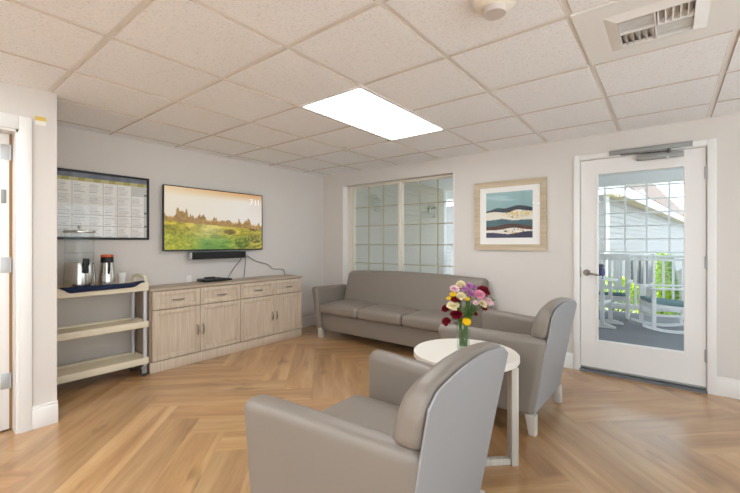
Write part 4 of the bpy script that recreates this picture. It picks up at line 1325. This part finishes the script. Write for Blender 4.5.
# neighbouring house
def build_house():
    hx, hy = 2.85, 7.5
    d = Vector((.094, .9956, 0)); n = Vector((.9956, -.094, 0)); fx = Vector((-.9956, .094, 0))
    t = thing('neighbour_house', 'white sided house with a pale shingle roof beyond the porch', 'house', (hx, hy, -.45))
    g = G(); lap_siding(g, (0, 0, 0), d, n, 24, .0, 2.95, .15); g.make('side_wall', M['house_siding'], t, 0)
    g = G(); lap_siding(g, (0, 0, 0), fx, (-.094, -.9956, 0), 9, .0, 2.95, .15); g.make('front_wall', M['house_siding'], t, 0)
    G().box((-.07, -.03, 0), (.05, .07, 2.95)).make('corner_board', M['ext_white'], t, 0)
    # eave along the side: soffit, fascia, then the roof slope
    z = 2.95; o = .40
    e0 = -d * .5 + n * o; e1 = d * 24 + n * o
    g = G(); g.bar(e0 + Vector((0, 0, z + .02)), e1 + Vector((0, 0, z + .02)), .03, .22); g.make('fascia', M['ext_white'], t, 0)
    g = G(); g.prism([tuple(-d * .5 + Vector((0, 0, z - .06))), tuple(-d * .5 + n * o + Vector((0, 0, z - .06))), tuple(-d * .5 + n * o + Vector((0, 0, z - .04))), tuple(-d * .5 + Vector((0, 0, z - .04)))], tuple(d * 24.5))
    g.make('soffit', mat('soffit_tan', lin(214, 202, 170), .7), t, 0)
    up = fx * 6.8 + Vector((0, 0, 8.6))
    a = e0 + n * .06 + Vector((0, 0, z + .13)); b = e1 + n * .06 + Vector((0, 0, z + .13))
    g = G(); g.prism([tuple(a), tuple(b), tuple(b + up), tuple(a + up)], (0, 0, .05)); g.make('roof', M['shingle'], t, 0)
    a2 = a + up
    far = fx * 9.0 - d * .5
    g = G(); q = [tuple(a), tuple(a2), tuple(far + Vector((0, 0, z + .2))), tuple(far + Vector((0, 0, z + .13)))]
    g.prism(q, tuple(-d * .05)); g.make('gable', M['house_siding'], t, 0)
    # windows in the side wall
    for (y0, y1, z0, z1) in ((3.2, 9.2, .05, 1.22),):
        p = G(); c = d * ((y0 + y1) / 2)
        p.bar(d * y0 + n * .02 + Vector((0, 0, (z0 + z1) / 2)), d * y1 + n * .02 + Vector((0, 0, (z0 + z1) / 2)), .03, z1 - z0)
        w = p.make('window', M['dark_glass'], t, 0)
        f = G()
        for s in (0, .25, .5, .75, 1): q0 = d * (y0 + (y1 - y0) * s) + n * .045; f.bar(q0 + Vector((0, 0, z0)), q0 + Vector((0, 0, z1)), .06, .05, up=tuple(n))
        f.make('window_bars', mat('window_bar_grey', lin(120, 122, 128), .5), w, 0)
build_house()

# ------------------------------------------------------------------ camera, light, look
cam = bpy.data.cameras.new('Camera'); co = bpy.data.objects.new('Camera', cam); put(co)
cam.sensor_fit = 'HORIZONTAL'; cam.sensor_width = 36; cam.lens = 36 * 380.28 / 740
cam.shift_y = -3.916 / 740
cam.clip_start = .02; cam.clip_end = 200
co.location = (4.1244, -4.1611, 1.2341); co.rotation_euler = (R(90), 0, .6662)
scene.camera = co

w = bpy.data.worlds.new('World'); scene.world = w; w.use_nodes = True
nt = w.node_tree; bg = nt.nodes['Background']
bg.inputs['Color'].default_value = (.80, .905, 1.0, 1); bg.inputs['Strength'].default_value = 2.2
sun = bpy.data.lights.new('Sun', 'SUN'); sun.energy = 9.0; sun.angle = R(3); sun.color = (1, .95, .86)
so = bpy.data.objects.new('Sun', sun); put(so); so.rotation_euler = Vector((.45, .05, -.88)).to_track_quat('-Z', 'Y').to_euler()

vs = scene.view_settings
scene.display_settings.display_device = 'sRGB'
vs.view_transform = 'Standard'; vs.look = 'None'; vs.gamma = 1; vs.exposure = 0.38; vs.use_curve_mapping = False
scene.cycles.use_denoising = True
scene.cycles.max_bounces = 10; scene.cycles.diffuse_bounces = 6; scene.cycles.transparent_max_bounces = 16
scene.cycles.sample_clamp_indirect = 8
